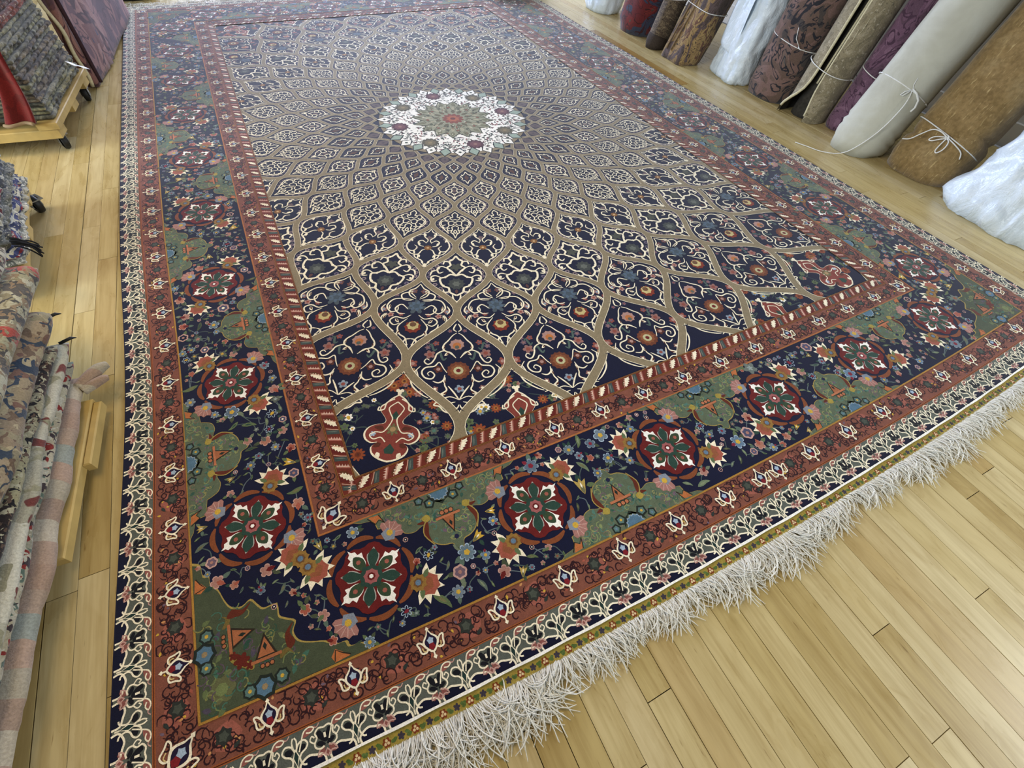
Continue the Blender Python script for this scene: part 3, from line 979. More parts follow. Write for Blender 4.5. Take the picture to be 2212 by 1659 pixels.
def guard_outer():
    P = Pat()
    rust_band(P, D_OR, D_G, 0.104, 18, 29, 1)
    band(P, D_EDGE - .0005, D_OR, '#96532a', 29)
    band(P, D_EDGE + .0016, D_EDGE + .0030, '#3a1810', 30)
    band(P, D_G - .0005, D_G + .004, GOLD, 38)
    band(P, D_G + .004, D_G + .0052, '#4a2a18', 38)
    return P
guard_outer().build('outer_guard_border', M_WOOL, carpet, 'outer rust coloured border band with cream lozenge flowers')

def guard_inner():
    P = Pat()
    rust_band(P, D_I, D_IB, 0.450, 14, 25, 2)
    band(P, D_I - .0045, D_I, '#a5683a', 38)
    band(P, D_I - .0058, D_I - .0045, '#4a2a18', 38)
    # braid
    band(P, D_IB, 0.526, '#6a2a1c', 28)
    for d in (D_IB, .522):
        band(P, d, d + .0045, '#8a5a2c', 34)
        band(P, d + .0016, d + .0028, '#3a1c10', 35)
    for s in range(4):
        fn = side_fn(s); ln = SIDES[s][4]
        a_0, a_1 = .495, ln - .495
        n = int(round((a_1 - a_0) / .0875)); p = (a_1 - a_0) / n
        for i in range(n):
            t = T(lambda u, v, a=a_0 + i*p: fn(a + u*p, D_BR + v*.032), 1.0)
            def sh(pts, col, lay, sm=3): P.poly([t(*q) for q in (catmull(pts, sm, True) if sm else pts)], col, lay)
            sh([(.04,.0),(.15,.0),(.31,1.),(.22,1.)], '#a5695c', 29, 0)
            sh([(.09,.05),(.12,.05),(.26,.95),(.235,.95)], '#d8b9a8', 30, 0)
            for q_ in (.2, .4, .6, .8):
                sh([(.08+.17*q_, q_), (.01+.17*q_, q_+.10), (.09+.17*q_, q_+.10)], '#d8b9a8', 30, 0)
            sh([(.46,.0),(.62,.0),(.82,1.),(.64,1.)], '#5d1c14', 29, 0)
            # serrated cream leaf
            c = [(.40,.06),(.50,.12),(.48,.22),(.58,.28),(.56,.40),(.65,.46),(.63,.60),(.71,.66),(.70,.80),(.74,.96),(.62,.90),(.56,.92),(.55,.78),(.47,.74),(.49,.60),(.40,.54),(.43,.40),(.36,.34),(.40,.22)]
            sh(c, CREAM, 31, 0)
            sh([(.30,.20),(.36,.16),(.44,.48),(.50,.84),(.42,.70),(.34,.52)], '#5a3018', 30)
            sh([(.76,.02),(.92,.0),(1.04,.98),(.90,1.)], '#3f4a48', 29, 0)
            sh([(.82,.10),(.88,.30),(.95,.86),(.88,.62)], '#5f6c64', 30, 3)
            P.strip([t(*q) for q in ((.34,.04),(.46,.5),(.56,.97))], .0022, '#c59a86', 31)
            P.strip([t(*q) for q in ((.70,.04),(.80,.5),(.88,.97))], .0022, '#c59a86', 31)
    return P
guard_inner().build('inner_guard_border', M_WOOL, carpet, 'inner rust border band edged with a braid of cream leaves')

# main border
def rosette(P, x, y, rot, k=1.0):
    t = frame(x, y, math.cos(rot), math.sin(rot), k)
    S = lambda l_: [t(*q) for q in l_]
    for i in range(8):
        a = 2*PI*i/8 + PI/8
        q = [(.088*math.cos(a+d)*(1+.06*math.cos(d*4)), .088*math.sin(a+d)*(1+.06*math.cos(d*4))) for d in np.linspace(-.36, .36, 8)]
        P.strip(S(q), .013, '#7d4526', 42, taper=True)
    P.poly(S(petals(0, 0, .064, .080, 8, 0, 5, .7)), RED, 43)
    for i in range(8):
        a = 2*PI*i/8 + (0.0)
        c, s = math.cos(a), math.sin(a)
        tt = T(lambda u, v, c=c, s=s: t(u*c - v*s, u*s + v*c), k)
        if i % 2 == 0:
            P.poly([tt(*q) for q in catmull([(.022,.0),(.034,-.0125),(.048,-.0155),(.058,-.020),(.060,-.010),(.070,-.010),(.074,-.003),(.084,.0),(.074,.003),(.070,.010),(.060,.010),(.058,.020),(.048,.0155),(.034,.0125)], 2, True)], WHITE, 44)
            P.poly([tt(*q) for q in catmull([(.018,.0),(.034,-.0108),(.049,-.0118),(.062,.0),(.049,.0118),(.034,.0108)], 3, True)], '#34452f', 45)
            P.poly([tt(*q) for q in circ(.045, 0, .0055, 6)], '#9c5a4c', 46)
        else:
            P.poly([tt(*q) for q in catmull([(.018,.0),(.034,-.012),(.050,-.014),(.056,-.006),(.068,.0),(.056,.006),(.050,.014),(.034,.012)], 2, True)], '#a8a6a0', 44)
            P.poly([tt(*q) for q in catmull([(.016,.0),(.034,-.0095),(.050,-.0115),(.064,.0),(.050,.0115),(.034,.0095)], 3, True)], DGREEN, 45)
    P.poly(S(petals(0, 0, .020, .030, 8, 0, 3)), DGREEN, 46)
    P.poly(S(petals(0, 0, .013, .018, 8, 0, 3)), '#9c5a5a', 47)
    P.poly(S(circ(0, 0, .009, 8)), RED, 48)
    P.poly(S(circ(0, 0, .005, 6)), WHITE, 49)

def flame(P, x, y, ang, k=1.0):
    """palmette whose outer half is a cream flame; ang = direction of the flame"""
    t = frame(x, y, math.sin(ang), -math.cos(ang), k)      # v axis along ang
    S = lambda l_: [t(*q) for q in l_]
    fl = []
    n = 7
    for i in range(n*2 + 1):
        a = math.radians(-112 + 224*i/(n*2))
        r = .046 if i % 2 else .030
        fl.append((r*math.sin(a)*1.05, r*math.cos(a)))
    P.poly(S(fl + [(-.012,-.006), (.012,-.006)]), CREAM, 43)
    P.poly(S(petals(0, .008, .020, .028, 7, PI/2, 3)), CORAL, 44)
    P.poly(S(petals(0, .004, .012, .018, 5, 0, 3)), '#8a5236', 45)
    P.poly(S(petals(0, -.016, .014, .022, 9, 0, 3)), '#8f6d34', 46)
    P.poly(S(petals(0, -.016, .008, .012, 7, 0, 3)), '#6a4a2a', 47)
    P.poly(S(circ(0, -.016, .007, 8)), BLUE, 48)
    for mm in (1, -1):
        P.poly([t(mm*a, b_) for a, b_ in leaf(.012, -.004, .024, .012, .2)], LEAF, 45)

def pinkfan(P, x, y, ang, k=1.0):
    t = frame(x, y, math.sin(ang), -math.cos(ang), k)
    S = lambda l_: [t(*q) for q in l_]
    pts = [(0, -.014)]
    for i in range(11):
        a = math.radians(-80 + 16*i)
        r = .034 if i % 2 else .029
        pts.append((r*math.sin(a), r*math.cos(a)*.95))
    P.poly(S(pts), '#a0726a', 43)
    for i in range(5):
        a = math.radians(-56 + 28*i)
        P.strip(S([(.008*math.sin(a), .008*math.cos(a)), (.030*math.sin(a), .029*math.cos(a))]), .0018, LPINK, 44)
    P.poly(S([(-.018,-.010),(-.010,.010),(.0,.004),(.010,.010),(.018,-.010),(0,-.022)]), '#7f8896', 44)
    P.poly(S(circ(0, .0, .008, 7)), YELLOW, 45)

def star_flower(P, x, y, r, rg):
    an = rg.uniform(0, 2*PI)
    t = frame(x, y, math.cos(an), math.sin(an), 1.0)
    S = lambda l_: [t(*q) for q in l_]
    kind = rg.choice('bbbrppgtyll') if r > .0085 else rg.choice('bplllrg')
    if kind != 'l' and r > .0095:
        for q in range(rg.choice((1, 2, 3))):
            a = rg.uniform(0, 2*PI)
            P.poly(S(leaf(r*.6*math.cos(a), r*.6*math.sin(a), r*1.15, r*.62, a)), rg.choice((LEAF, GREEN2, '#566a5e', '#6a7660', DGREEN)), 41)
    if kind == 'b':
        n = rg.choice((5, 6, 7, 8))
        c = rg.choice((BLUE, '#5f7480', '#6a7a88', '#56687a'))
        P.poly(S(petals(0, 0, r*.6, r, n, 0, 6, .6)), rg.choice((LBLUE, '#8794a0')), 42)
        P.poly(S(petals(0, 0, r*.52, r*.86, n, 0, 6, .6)), c, 43)
        P.poly(S(petals(0, 0, r*.22, r*.36, 5, 0, 3)), rg.choice((YELLOW, YELLOW, '#7a2030')), 44)
        if rg.random() < .5:
            P.poly(S(leaf(r*.5, 0, r*.7, r*.5, 0)), '#7a2030', 43)
    elif kind == 'r':
        P.poly(S(petals(0, 0, r*.72, r*.92, 6, 0, 5, .6)), LPINK, 42)
        P.poly(S(petals(0, 0, r*.45, r*.68, 6, 0, 5, .6)), rg.choice((NAVY, MAUVE, '#4a4a66')), 43)
        P.poly(S(circ(0, 0, r*.25, 7)), rg.choice((CREAM, PINK)), 44)
    elif kind == 'p':
        P.poly(S(petals(-r*.1, 0, r*.55, r*.85, 5, 0, 6, .6)), LPINK, 42)
        P.poly(S(petals(-r*.1, 0, r*.45, r*.70, 5, 0, 6, .6)), rg.choice((PINK, '#a5705e', CORAL)), 43)
        P.poly(S(leaf(-r*.2, 0, r*1.2, r*.6, 0)), rg.choice((CORAL, RED, LEAF, GREY)), 44)
    elif kind == 'g':
        P.poly(S(petals(0, 0, r*.5, r*1.1, 5, 0, 5, .8)), rg.choice((GREY, '#4e6058', '#66706a')), 42)
        P.poly(S(petals(0, 0, r*.2, r*.5, 5, .6, 4)), rg.choice((YELLOW, PINK, '#8a5236', '#8d9a96')), 43)
    elif kind == 't':
        P.poly(S(catmull([(0,-r),(-r*.45,0),(-r*.75,r),(-r*.25,r*.6),(0,r*1.1),(r*.25,r*.6),(r*.75,r*.9),(r*.45,0)], 2, True)), rg.choice((YELLOW, '#a08c48', '#b39a52')), 42)
        P.poly(S(leaf(0, -r*.9, r*1.3, r*.5, PI/2)), OLIVE, 43)
        P.poly(S(leaf(0, -r*.2, r*.8, r*.22, PI/2)), CREAM, 44)
    elif kind == 'y':
        P.strip(S(petals(0, 0, r*.45, r*1.0, 6, 0, 4)), .0018, LBLUE, 43, closed=True)
        P.poly(S(leaf(-r*.5, 0, r, r*.6, 0)), rg.choice((YELLOW, '#7a2030')), 44)
    else:
        P.poly(S(catmull([(-r*1.1,0),(-r*.3,r*.55),(r*.6,r*.5),(r*1.2,r*.1),(r*.5,r*.05),(-r*.2,-r*.15)], 2, True)), rg.choice((LEAF, GREEN2, '#6a7a60', '#56645c')), 42)
        P.poly(S(leaf(-r*.6, r*.15, r*1.1, r*.3, .1)), rg.choice((OLIVE, DGREEN, '#7d8a6c')), 43)

def half_green(P, t):
    """green lobed half medallion standing on the band line; u along, v away from the line"""
    S = lambda l_: [t(*q) for q in l_]
    h = [(-.205,-.002),(-.190,.006),(-.165,.010),(-.160,.018),(-.158,.034),(-.152,.036),(-.118,.040),(-.114,.052),(-.104,.068),(-.084,.074),(-.066,.068),(-.058,.070),
         (-.060,.092),(-.050,.116),(-.032,.128),(-.014,.132),(-.008,.146),(0,.152)]
    half = h[:7] + catmull(h[6:], 3)
    out = half + [(-a, b_) for a, b_ in reversed(half)]
    P.poly(S([(a*1.012, b_*1.018) for a, b_ in out]), '#a08c4a', 40)
    P.poly(S(out), GREEN, 41)
    rg = random.Random(8)
    for q in range(70):
        u = rg.uniform(-.15, .15); lim = .125 if abs(u) < .05 else (.062 if abs(u) < .105 else .03)
        v = rg.uniform(.006, lim)
        w = spiral(u, v, rg.uniform(.006, .014), rg.uniform(0, 6), rg.uniform(.4, .9), 6, rg.choice((1, -1)), .3)
        P.strip(S(w), .0022, rg.choice(('#7d8a5c', '#6f5a66', '#8b8a58', '#3f5a4c', TEAL, '#7a6a58')), 42)
        if q % 3 == 0:
            P.poly(S(leaf(u, v, .014, .008, rg.uniform(0, 6))), rg.choice((TEAL, MAUVE, '#33564a', '#7d8a5c')), 42)
    for q in range(46):
        u = rg.uniform(-.048, .048); v = rg.uniform(.040, .122)
        P.strip(S(spiral(u, v, rg.uniform(.006, .013), rg.uniform(0, 6), rg.uniform(.4, .9), 6, rg.choice((1, -1)), .3)), .0022, rg.choice(('#7d8a5c', '#6f5a66', '#8b8a58', '#3f5a4c', TEAL)), 42)
        if q % 3 == 0:
            P.poly(S(leaf(u, v, .012, .006, rg.uniform(0, 6))), rg.choice((TEAL, '#33564a', '#7d8a5c')), 42)
    for mm in (1, -1):
        M = lambda l_: [t(mm*a, b_) for a, b_ in l_]
        P.poly(M(catmull([(-.050,.056),(-.062,.072),(-.064,.094),(-.054,.116),(-.056,.094),(-.050,.074)], 3, True)), '#5d2716', 43)
        P.strip(M(catmull([(-.046,.056),(-.060,.070),(-.066,.092),(-.052,.120)], 3)), .0026, '#a08c4a', 44)
        P.poly(M(catmull([(-.060,.052),(-.046,.046),(-.040,.058),(-.052,.064)], 3, True)), '#9c8b3e', 44)
        P.poly(M(catmull([(-.058,.058),(-.074,.060),(-.060,.066)], 3, True)), '#5d2716', 44)
        P.poly(M([(-.172,.0),(-.150,.002),(-.140,.022),(-.150,.012),(-.160,.020)]), ORANGE, 43)
        P.strip(M([(-.174,.002),(-.160,.022),(-.150,.014),(-.140,.026),(-.148,.002)]), .0022, '#2a2218', 44)
        for u, v, r in ((-.030,.022,.012),(-.052,.008,.010)):
            P.poly(M(petals(u, v, r*.8, r*1.25, 5, 0, 3)), '#1e2620', 43)
            P.poly(M(petals(u, v, r*.5, r*.8, 5, 0, 3)), '#53706c', 44)
            P.poly(M(circ(u, v, r*.3, 5)), YELLOW if u > -.04 else BLUE, 45)
    # blue half flower at the foot
    P.poly(S([(0,.034)] + [(.030*math.cos(a), max(0, .028*math.sin(a))) for a in np.linspace(PI, 0, 13)]), '#1e2620', 43)
    P.poly(S([(r*math.cos(a), max(0, r*math.sin(a))) for a, r in zip(np.linspace(PI, 0, 15), [.024, .020]*8)]), '#4f6f86', 44)
    P.strip(S([(r*math.cos(a), max(0, r*math.sin(a))) for a, r in zip(np.linspace(PI, 0, 15), [.024, .020]*8)]), .0016, LBLUE, 45)
    # orange wedge with black lines
    P.poly(S([(0,.112),(-.017,.068),(.017,.068)]), '#2a2218', 43)
    P.poly(S([(0,.104),(-.013,.070),(.013,.070)]), '#a0623f', 44)
    P.poly(S([(-.030,.064),(.030,.064),(.030,.070),(-.030,.070)]), '#b26f4c', 46)
    P.strip(S([(-.030,.0635),(.030,.0635)]), .0016, '#2a2218', 46)
    P.poly(S([(0,.078),(-.004,.086),(0,.094),(.004,.086)]), '#1e2620', 45)
    for u in (-.011, 0, .011):
        P.strip(S(circ(u, .056, .006, 7)), .0018, '#2a2218', 45, closed=True)
        P.poly(S(circ(u, .056, .005, 7)), '#b26f4c', 44)
    P.poly(S(circ(0, .122, .006, 6)), '#191b3c', 43)

def corner_green(P, s):
    ox, oy, ax, ay, ln = SIDES[s]
    fn = lambda a, d: (ox + a*ax - d*ay, oy + a*ay + d*ax)
    g = D_G + .004
    h = [(.31,.0),(.30,.016),(.275,.020),(.27,.032),(.25,.034),(.232,.048),(.205,.058),(.185,.070),(.178,.090),(.186,.108),(.170,.120),(.158,.130),(.158,.146),(.157,.157)]
    half = catmull(h, 3)
    out = [(0, 0)] + half + [(b_, a) for a, b_ in reversed(half[:-1])]
    t = T(lambda u, v: fn(g + u, g + v), 1.0)
    tb = T(lambda u, v: fn(g + v, g + u), 1.0)
    P.poly([t(a*1.02, b_*1.02) for a, b_ in out], '#a08c4a', 40)
    P.poly([t(*q) for q in out], GREEN2, 41)
    rg = random.Random(21)
    for q in range(90):
        u = rg.uniform(.006, .19); v = rg.uniform(.006, .19)
        if u + v > .27: continue
        P.strip([t(*z) for z in spiral(u, v, rg.uniform(.006, .016), rg.uniform(0, 6), rg.uniform(.4, .9), 6, rg.choice((1, -1)), .3)], .0024,
                rg.choice(('#6d7a4c', '#574a56', '#7b7a48', '#33503f', '#3f6656')), 42)
        if q % 3 == 0:
            P.poly([t(*z) for z in leaf(u, v, .018, .010, rg.uniform(0, 6))], rg.choice(('#3f6656', '#4a4454', '#2b4a3c', '#5d6a44')), 42)
    P.poly([t(*q) for q in petals(.04, .04, .020, .026, 6)], '#5d6040', 42)
    P.poly([t(*q) for q in circ(.04, .04, .012, 7)], '#6d7a4c', 43)
    for tt in (t, tb):
        S = lambda l_: [tt(*q) for q in l_]
        P.poly(S(catmull([(.168,.060),(.182,.072),(.174,.092),(.184,.110),(.166,.094),(.164,.076)], 3, True)), '#5d2716', 43)
        P.poly(S(catmull([(.150,.050),(.166,.058),(.176,.050),(.166,.066),(.152,.062)], 3, True)), '#6d5d2e', 43)
        P.poly(S([(.126,.112),(.104,.066),(.146,.066)]), '#2a2218', 44)
        P.poly(S([(.126,.104),(.109,.068),(.141,.068)]), '#a0623f', 45)
        P.poly(S([(.125,.078),(.121,.086),(.125,.094),(.129,.086)]), '#1e2620', 46)
        P.poly(S([(.096,.0595),(.154,.0595),(.154,.0655),(.096,.0655)]), '#a0623f', 46)
        for q in ((.116,.051),(.125,.050),(.134,.051)):
            P.poly(S(circ(q[0], q[1], .0055, 6)), '#2a2218', 44); P.poly(S(circ(q[0], q[1], .0038, 6)), '#a0623f', 45)
        for u, v, r in ((.115,.014,.020),(.148,.020,.013),(.088,.016,.012)):
            P.poly(S(petals(u, v, r*.85, r*1.2, 7, 0, 3)), '#1e2620', 43)
            P.poly(S(petals(u, v, r*.6, r*.85, 7, 0, 3)), '#4f6f86' if r > .015 else '#53706c', 44)
            P.poly(S(circ(u, v, r*.3, 6)), '#8d7a5a' if r > .015 else YELLOW, 45)
        P.poly(S([(.245,.002),(.275,.004),(.262,.016),(.250,.026),(.240,.014)]), ORANGE, 43)
        P.strip(S([(.245,.004),(.250,.024),(.262,.014),(.276,.006)]), .0022, '#2a2218', 44)
    P.poly([t(*q) for q in catmull([(.062,.098),(.074,.090),(.082,.078),(.092,.070),(.102,.058),(.096,.052),(.082,.062),(.070,.070),(.058,.086)], 3, True)], '#8a7a38', 44)
    P.poly([t(*q) for q in petals(.080, .076, .010, .016, 6)], '#5d1f14', 45)
    for q in ((.066, .090), (.094, .062)):
        P.poly([t(*z) for z in petals(q[0], q[1], .005, .009, 5)], '#5d1f14', 45)

def main_border():
    P = Pat()
    band(P, D_G + .004, D_I - .0055, NAVY, 39)
    rg = random.Random(17)
    occ = []
    for s in range(4):
        fn = side_fn(s); ln = SIDES[s][4]
        nr = 6 if s % 2 == 0 else 9
        st = (ln - 2*.497) / (nr - 1)
        def put(a, d):
            return fn(a, d)
        for i in range(nr):
            a = .497 + i*st
            x, y = put(a, .279)
            rosette(P, x, y, math.atan2(SIDES[s][3], SIDES[s][2]) + PI/4*0.55, .96)
            occ.append((x, y, .098))
            base = math.atan2(SIDES[s][3], SIDES[s][2])
            flip = 1 if i % 2 else -1
            for (da, dd, ang) in ((-.100, .060*-flip, PI + .5*flip), (.100, .060*flip, .5*flip)):
                if (i == 0 and da < 0) or (i == nr - 1 and da > 0): continue
                x, y = put(a + da, .279 + dd)
                flame(P, x, y, base + ang, .92); occ.append((x, y, .042))
            for (da, dd, ang) in ((-.068, .072*flip, PI - .8*flip), (.064, -.078*flip, -.8*flip)):
                x, y = put(a + da, .279 + dd)
                pinkfan(P, x, y, base + ang, .95); occ.append((x, y, .032))
            if i < nr - 1:
                am = a + st/2
                if i % 2 == 0:
                    ox, oy, ax, ay, _ = SIDES[s]
                    t = T(lambda u, v: fn(am - u, (D_I - .006) - v), 1.0)
                    half_green(P, t)
                    for u, v, r in ((0,.06,.085),(-.09,.03,.05),(.09,.03,.05),(-.15,.01,.03),(.15,.01,.03)):
                        occ.append((*t(u, v), r))
                else:
                    t = T(lambda u, v: fn(am + u, (D_G + .005) + v), 1.0)
                    half_green(P, t)
                    for u, v, r in ((0,.06,.085),(-.09,.03,.05),(.09,.03,.05),(-.15,.01,.03),(.15,.01,.03)):
                        occ.append((*t(u, v), r))
        corner_green(P, s)
        for u, v, r in ((.05,.05,.10),(.13,.07,.09),(.07,.13,.09),(.20,.03,.05),(.03,.20,.05),(.26,.01,.03),(.01,.26,.03)):
            occ.append((*fn(D_G + u, D_G + v), r))
        # flames between the two rosettes of the corner
        base = math.atan2(SIDES[s][3], SIDES[s][2])
        for (a, d, ang) in ((.355,.388,PI*.75),(.388,.342,-PI*.25)):
            x, y = fn(a, d); flame(P, x, y, base + ang, .95); occ.append((x, y, .042))
    # filler flowers, leaves and stems
    oa = np.array(occ)
    acc = []
    cell = {}
    CS = .05
    tries = 0
    while tries < 26000:
        tries += 1
        s = rg.choice((0, 1, 1, 2, 3, 3)); fn = side_fn(s); ln = SIDES[s][4]
        d = rg.uniform(D_G + .014, D_I - .016)
        a = rg.uniform(d, ln - d)
        x, y = fn(a, d)
        r = rg.choice((.012, .015, .018, .021)) if tries < 3000 else rg.choice((.010, .012)) if tries < 8000 else .0068
        gx, gy = int(x/CS), int(y/CS)
        if any((p[0]-x)**2 + (p[1]-y)**2 < (r + p[2] + .001)**2 for i in (-1, 0, 1) for j in (-1, 0, 1) for p in cell.get((gx+i, gy+j), ())): continue
        if np.any((oa[:, 0]-x)**2 + (oa[:, 1]-y)**2 < (oa[:, 2]*.95 + r*.6)**2): continue
        acc.append((x, y, r)); cell.setdefault((gx, gy), []).append((x, y, r))
    for i, (x, y, r) in enumerate(acc):
        star_flower(P, x, y, r, rg)
        # stem to the nearest other flower
        best = min(((p[0]-x)**2 + (p[1]-y)**2, p) for p in acc[max(0, i-400):i] + acc[i+1:i+400] if p is not acc[i])[1] if len(acc) > 3 else None
        if best and i % 2 == 0:
            mx, my = (x + best[0])/2 + rg.uniform(-.01, .01), (y + best[1])/2 + rg.uniform(-.01, .01)
            P.strip(catmull([(x, y), (mx, my), (best[0], best[1])], 4), .0022, rg.choice(('#4a5a58', '#5d6a70')), 40)
    return P
main_border().build('main_border', M_WOOL, carpet, 'wide navy main border with red rosettes and green half medallions')

# ---- woven ends and overcast edges
def kilim_ends():
    for far in (0, 1):
        P = Pat()
        rg = random.Random(31 + far)
        n = 150
        def fn(a, d):
            return (a, -d) if not far else (W - a, L + d)
        for i in range(n):
            a, b_ = W*i/n, W*(i+1)/n
            P.poly([fn(a, 0), fn(b_, 0), fn(b_, .0255), fn(a, .0255)], '#a08e42', -18)
            wv = .0008*math.sin(i*.9)
            P.poly([fn(a, -.0015), fn(b_, -.0015), fn(b_, .0036 + wv), fn(a, .0036 + .0008*math.sin((i-1)*.9))], WHITE, 46)
        m = 56
        for i in range(m*2):
            a = W*(i + .5)/(m*2)
            t = T(lambda u, v: fn(a + u, .0155 + v), 1.0)
            if i % 2 == 0:
                P.poly([t(*q) for q in petals(0, 0, .006, .0085, 6)], '#7d3d1e', -16)
                for q in range(3):
                    P.poly([t(*z) for z in circ(.0032*math.cos(q*2.1+.5), .0032*math.sin(q*2.1+.5), .0026, 6)], '#e0c9a0', -15)
            else:
                P.poly([t(*q) for q in petals(0, 0, .004, .007, 5)], '#3f3a48', -16)
            for sg in (1, -1):
                P.poly([t(*q) for q in leaf(.007*sg, rg.uniform(-.004, .002), .010, .006, (.3 if sg > 0 else PI-.3))], rg.choice(('#4f6a34', '#5d7540')), -16)
                P.poly([t(*q) for q in leaf(.009*sg, rg.uniform(.001, .005), .009, .005, (-.2 if sg > 0 else PI+.2))], '#556a38', -15)
        P.build('woven_end', M_WOOL, carpet, 'narrow yellow woven end strip with tiny flowers')
    # overcast side edges
    M_CORD = plain_mat('overcast_cord', '#1b2040', 0.9, 0.3, 300)
    for x in (0, W):
        ys = np.linspace(0.0, L, 140)
        xx, yy, zz = warp_np(np.full_like(ys, x), ys)
        v, f = tube_geo(list(zip(xx + (-.002 if x == 0 else .002), yy, zz + .0052)), .0042, 6)
        mesh_obj('side_cord', v, f, M_CORD, carpet, True)
kilim_ends()

def fringe_strands():
    m, nt, b = new_mat('cotton_fringe')
    oi = coords(nt)
    n = noise_tex(nt, oi, 260, 3)
    nt.links.new(ramp(nt, n, [(0.3, '#d6d4c8'), (0.6, '#ebeae2'), (0.8, '#f5f5f0')]), b.inputs['Base Color'])
    set_in(b, rough=0.9, spec=0.1, sheen=0.15)
    for far in (0, 1):
        rg = random.Random(71 + far)
        V, F = [], []
        ns = 3600 if not far else 900
        for i in range(ns):
            a = W * (i + rg.random()) / ns
            u0 = i / ns
            # clumps swing the strands the same way
            cl = math.sin(a*23.0)*.6 + math.sin(a*61.0 + 1.3)*.5
            ln = .050 + .016*math.sin(a*9.0 + 2) + .012*math.sin(a*37) + rg.uniform(-.010, .034)
            if a < .75: ln += .022
            ang = -PI/2 + cl*.34 + rg.uniform(-.28, .28)
            curl = rg.uniform(-1, 1)*26 + cl*9
            x, y = a, -.0235
            _, wy, _ = warp_np(np.array([a]), np.array([0.0]))
            yo = float(wy[0]) if not far else 0.0
            z = .0045 + rg.uniform(0, .002)
            lift = rg.uniform(.0, .010) * (1 if rg.random() < .6 else 1.8)
            pts = []
            segs = 7
            zz0 = rg.uniform(.0018, .0075)
            for k in range(segs + 1):
                s = k / segs
                zz = (1 - s)*z + s*zz0 + lift*math.sin(PI*s)
                pts.append((x, y, max(zz, .0016)))
                x += math.cos(ang)*ln/segs; y += math.sin(ang)*ln/segs
                ang += curl*ln/segs + rg.uniform(-.2, .2)
            if not far:
                q = [(p[0], p[1] + yo, p[2]) for p in pts]
            else:
                q = [(p[0], L - p[1], p[2]) for p in pts]
            rr = rg.uniform(.0008, .0013)
            v, f = tube_geo(q, [rr]*segs + [rr*.5], 4 if not far else 3, False)
            o_ = len(V)
            V.extend(v); F.extend(tuple(k + o_ for k in g) for g in f)
        o = mesh_obj('fringe', V, F, m, carpet, True)
        tag(o, 'tangled off-white cotton fringe', kind='stuff')
fringe_strands()
# ------------------------------------------------------------------ rolls of rugs standing along the wall
def pat_mat(name, cols, scale=14.0, line_col=None, line_w=0.035, stretch=(1, 1, 1), rough=0.9, weave=260.0, sheen=0.2, speck=None, dist=0.6, bmp=0.35, lines=6.0):
    """mottled woven pattern: blotches of the given colours with drawn contour lines"""
    m, nt, b = new_mat(name)
    v = coords(nt, stretch)
    n1 = noise_tex(nt, v, scale, 2.0, 0.5, dist)
    st = [(0.30 + 0.40*i/max(1, len(cols)-1), c) for i, c in enumerate(cols)]
    c = ramp(nt, n1, st, 'CONSTANT' if len(cols) > 2 else 'LINEAR')
    if line_col:
        n2 = noise_tex(nt, v, scale*1.25, 1.5, 0.5, dist*2)
        d = math_n(nt, 'ABSOLUTE', math_n(nt, 'SUBTRACT', math_n(nt, 'FRACT', math_n(nt, 'MULTIPLY', n2, lines)), 0.5))
        k = ramp(nt, d, [(line_w*2, (1, 1, 1, 1)), (line_w*2 + 0.04, (0, 0, 0, 1))])
        c = mix(nt, k, c, line_col)
    if speck:
        n4 = noise_tex(nt, v, scale*6, 2.0, 0.6)
        k = ramp(nt, n4, [(0.60, (0, 0, 0, 1)), (0.66, (1, 1, 1, 1))])
        c = mix(nt, k, c, speck)
    n3 = noise_tex(nt, v, weave, 2.0, 0.6)
    c = mix(nt, 0.8, c, ramp(nt, n3, [(0.3, (0.72,)*3+(1,)), (0.7, (1.2,)*3+(1,))]), 'MULTIPLY')
    nt.links.new(c, b.inputs['Base Color'])
    set_in(b, rough=rough, spec=0.15, sheen=sheen)
    bump(nt, b, n3, bmp, 0.002)
    return m

def plastic_mat():
    m, nt, b = new_mat('white_plastic_wrap')
    v = coords(nt, (1, 1, 0.6))
    n1 = noise_tex(nt, v, 10, 5, 0.65, 1.6)
    n2 = noise_tex(nt, v, 30, 3, 0.6, 2.0)
    nt.links.new(ramp(nt, n1, [(0.3, '#cfdeeb'), (0.6, '#dce8f2'), (0.8, '#e8f0f7')]), b.inputs['Base Color'])
    set_in(b, rough=0.32, spec=0.5)
    h = math_n(nt, 'ADD', n1, math_n(nt, 'MULTIPLY', n2, 0.45))
    bump(nt, b, h, 0.55, 0.012)
    return m
M_PLASTIC = plastic_mat()
M_STRING = plain_mat('white_cotton_string', '#e4e6e4', 0.8, 0.1, 300)

def roll_matrix(base, lean, twist=0.0, leany=0.0):
    d = Vector((math.tan(math.radians(lean)), math.tan(math.radians(leany)), 1)).normalized()
    e1 = Vector((0, -1, 0)); e1 = (e1 - d*e1.dot(d)).normalized()      # towards the near end of the row
    e2 = d.cross(e1)                                                  # towards the carpet (-x)
    if e2.x > 0: e2 = -e2
    if twist:
        c, s = math.cos(twist), math.sin(twist)
        e1, e2 = e1*c + e2*s, e2*c - e1*s
    return Matrix(((e1.x, e2.x, d.x, base[0]), (e1.y, e2.y, d.y, base[1]), (e1.z, e2.z, d.z, 0.0), (0, 0, 0, 1)))

def section(A, B, n, e=2.3, seam=None):
    out = []
    for i in range(n):
        a = 2*PI*i/n
        c, s = math.cos(a), math.sin(a)
        r = (abs(c/A)**e + abs(s/B)**e) ** (-1.0/e)
        if seam is not None:
            # a rolled rug ends in a step: radius jumps at the seam
            dd = ((a - seam) / (2*PI)) % 1.0
            r *= 0.975 + 0.055*dd
        out.append((r*c, r*s))
    return out

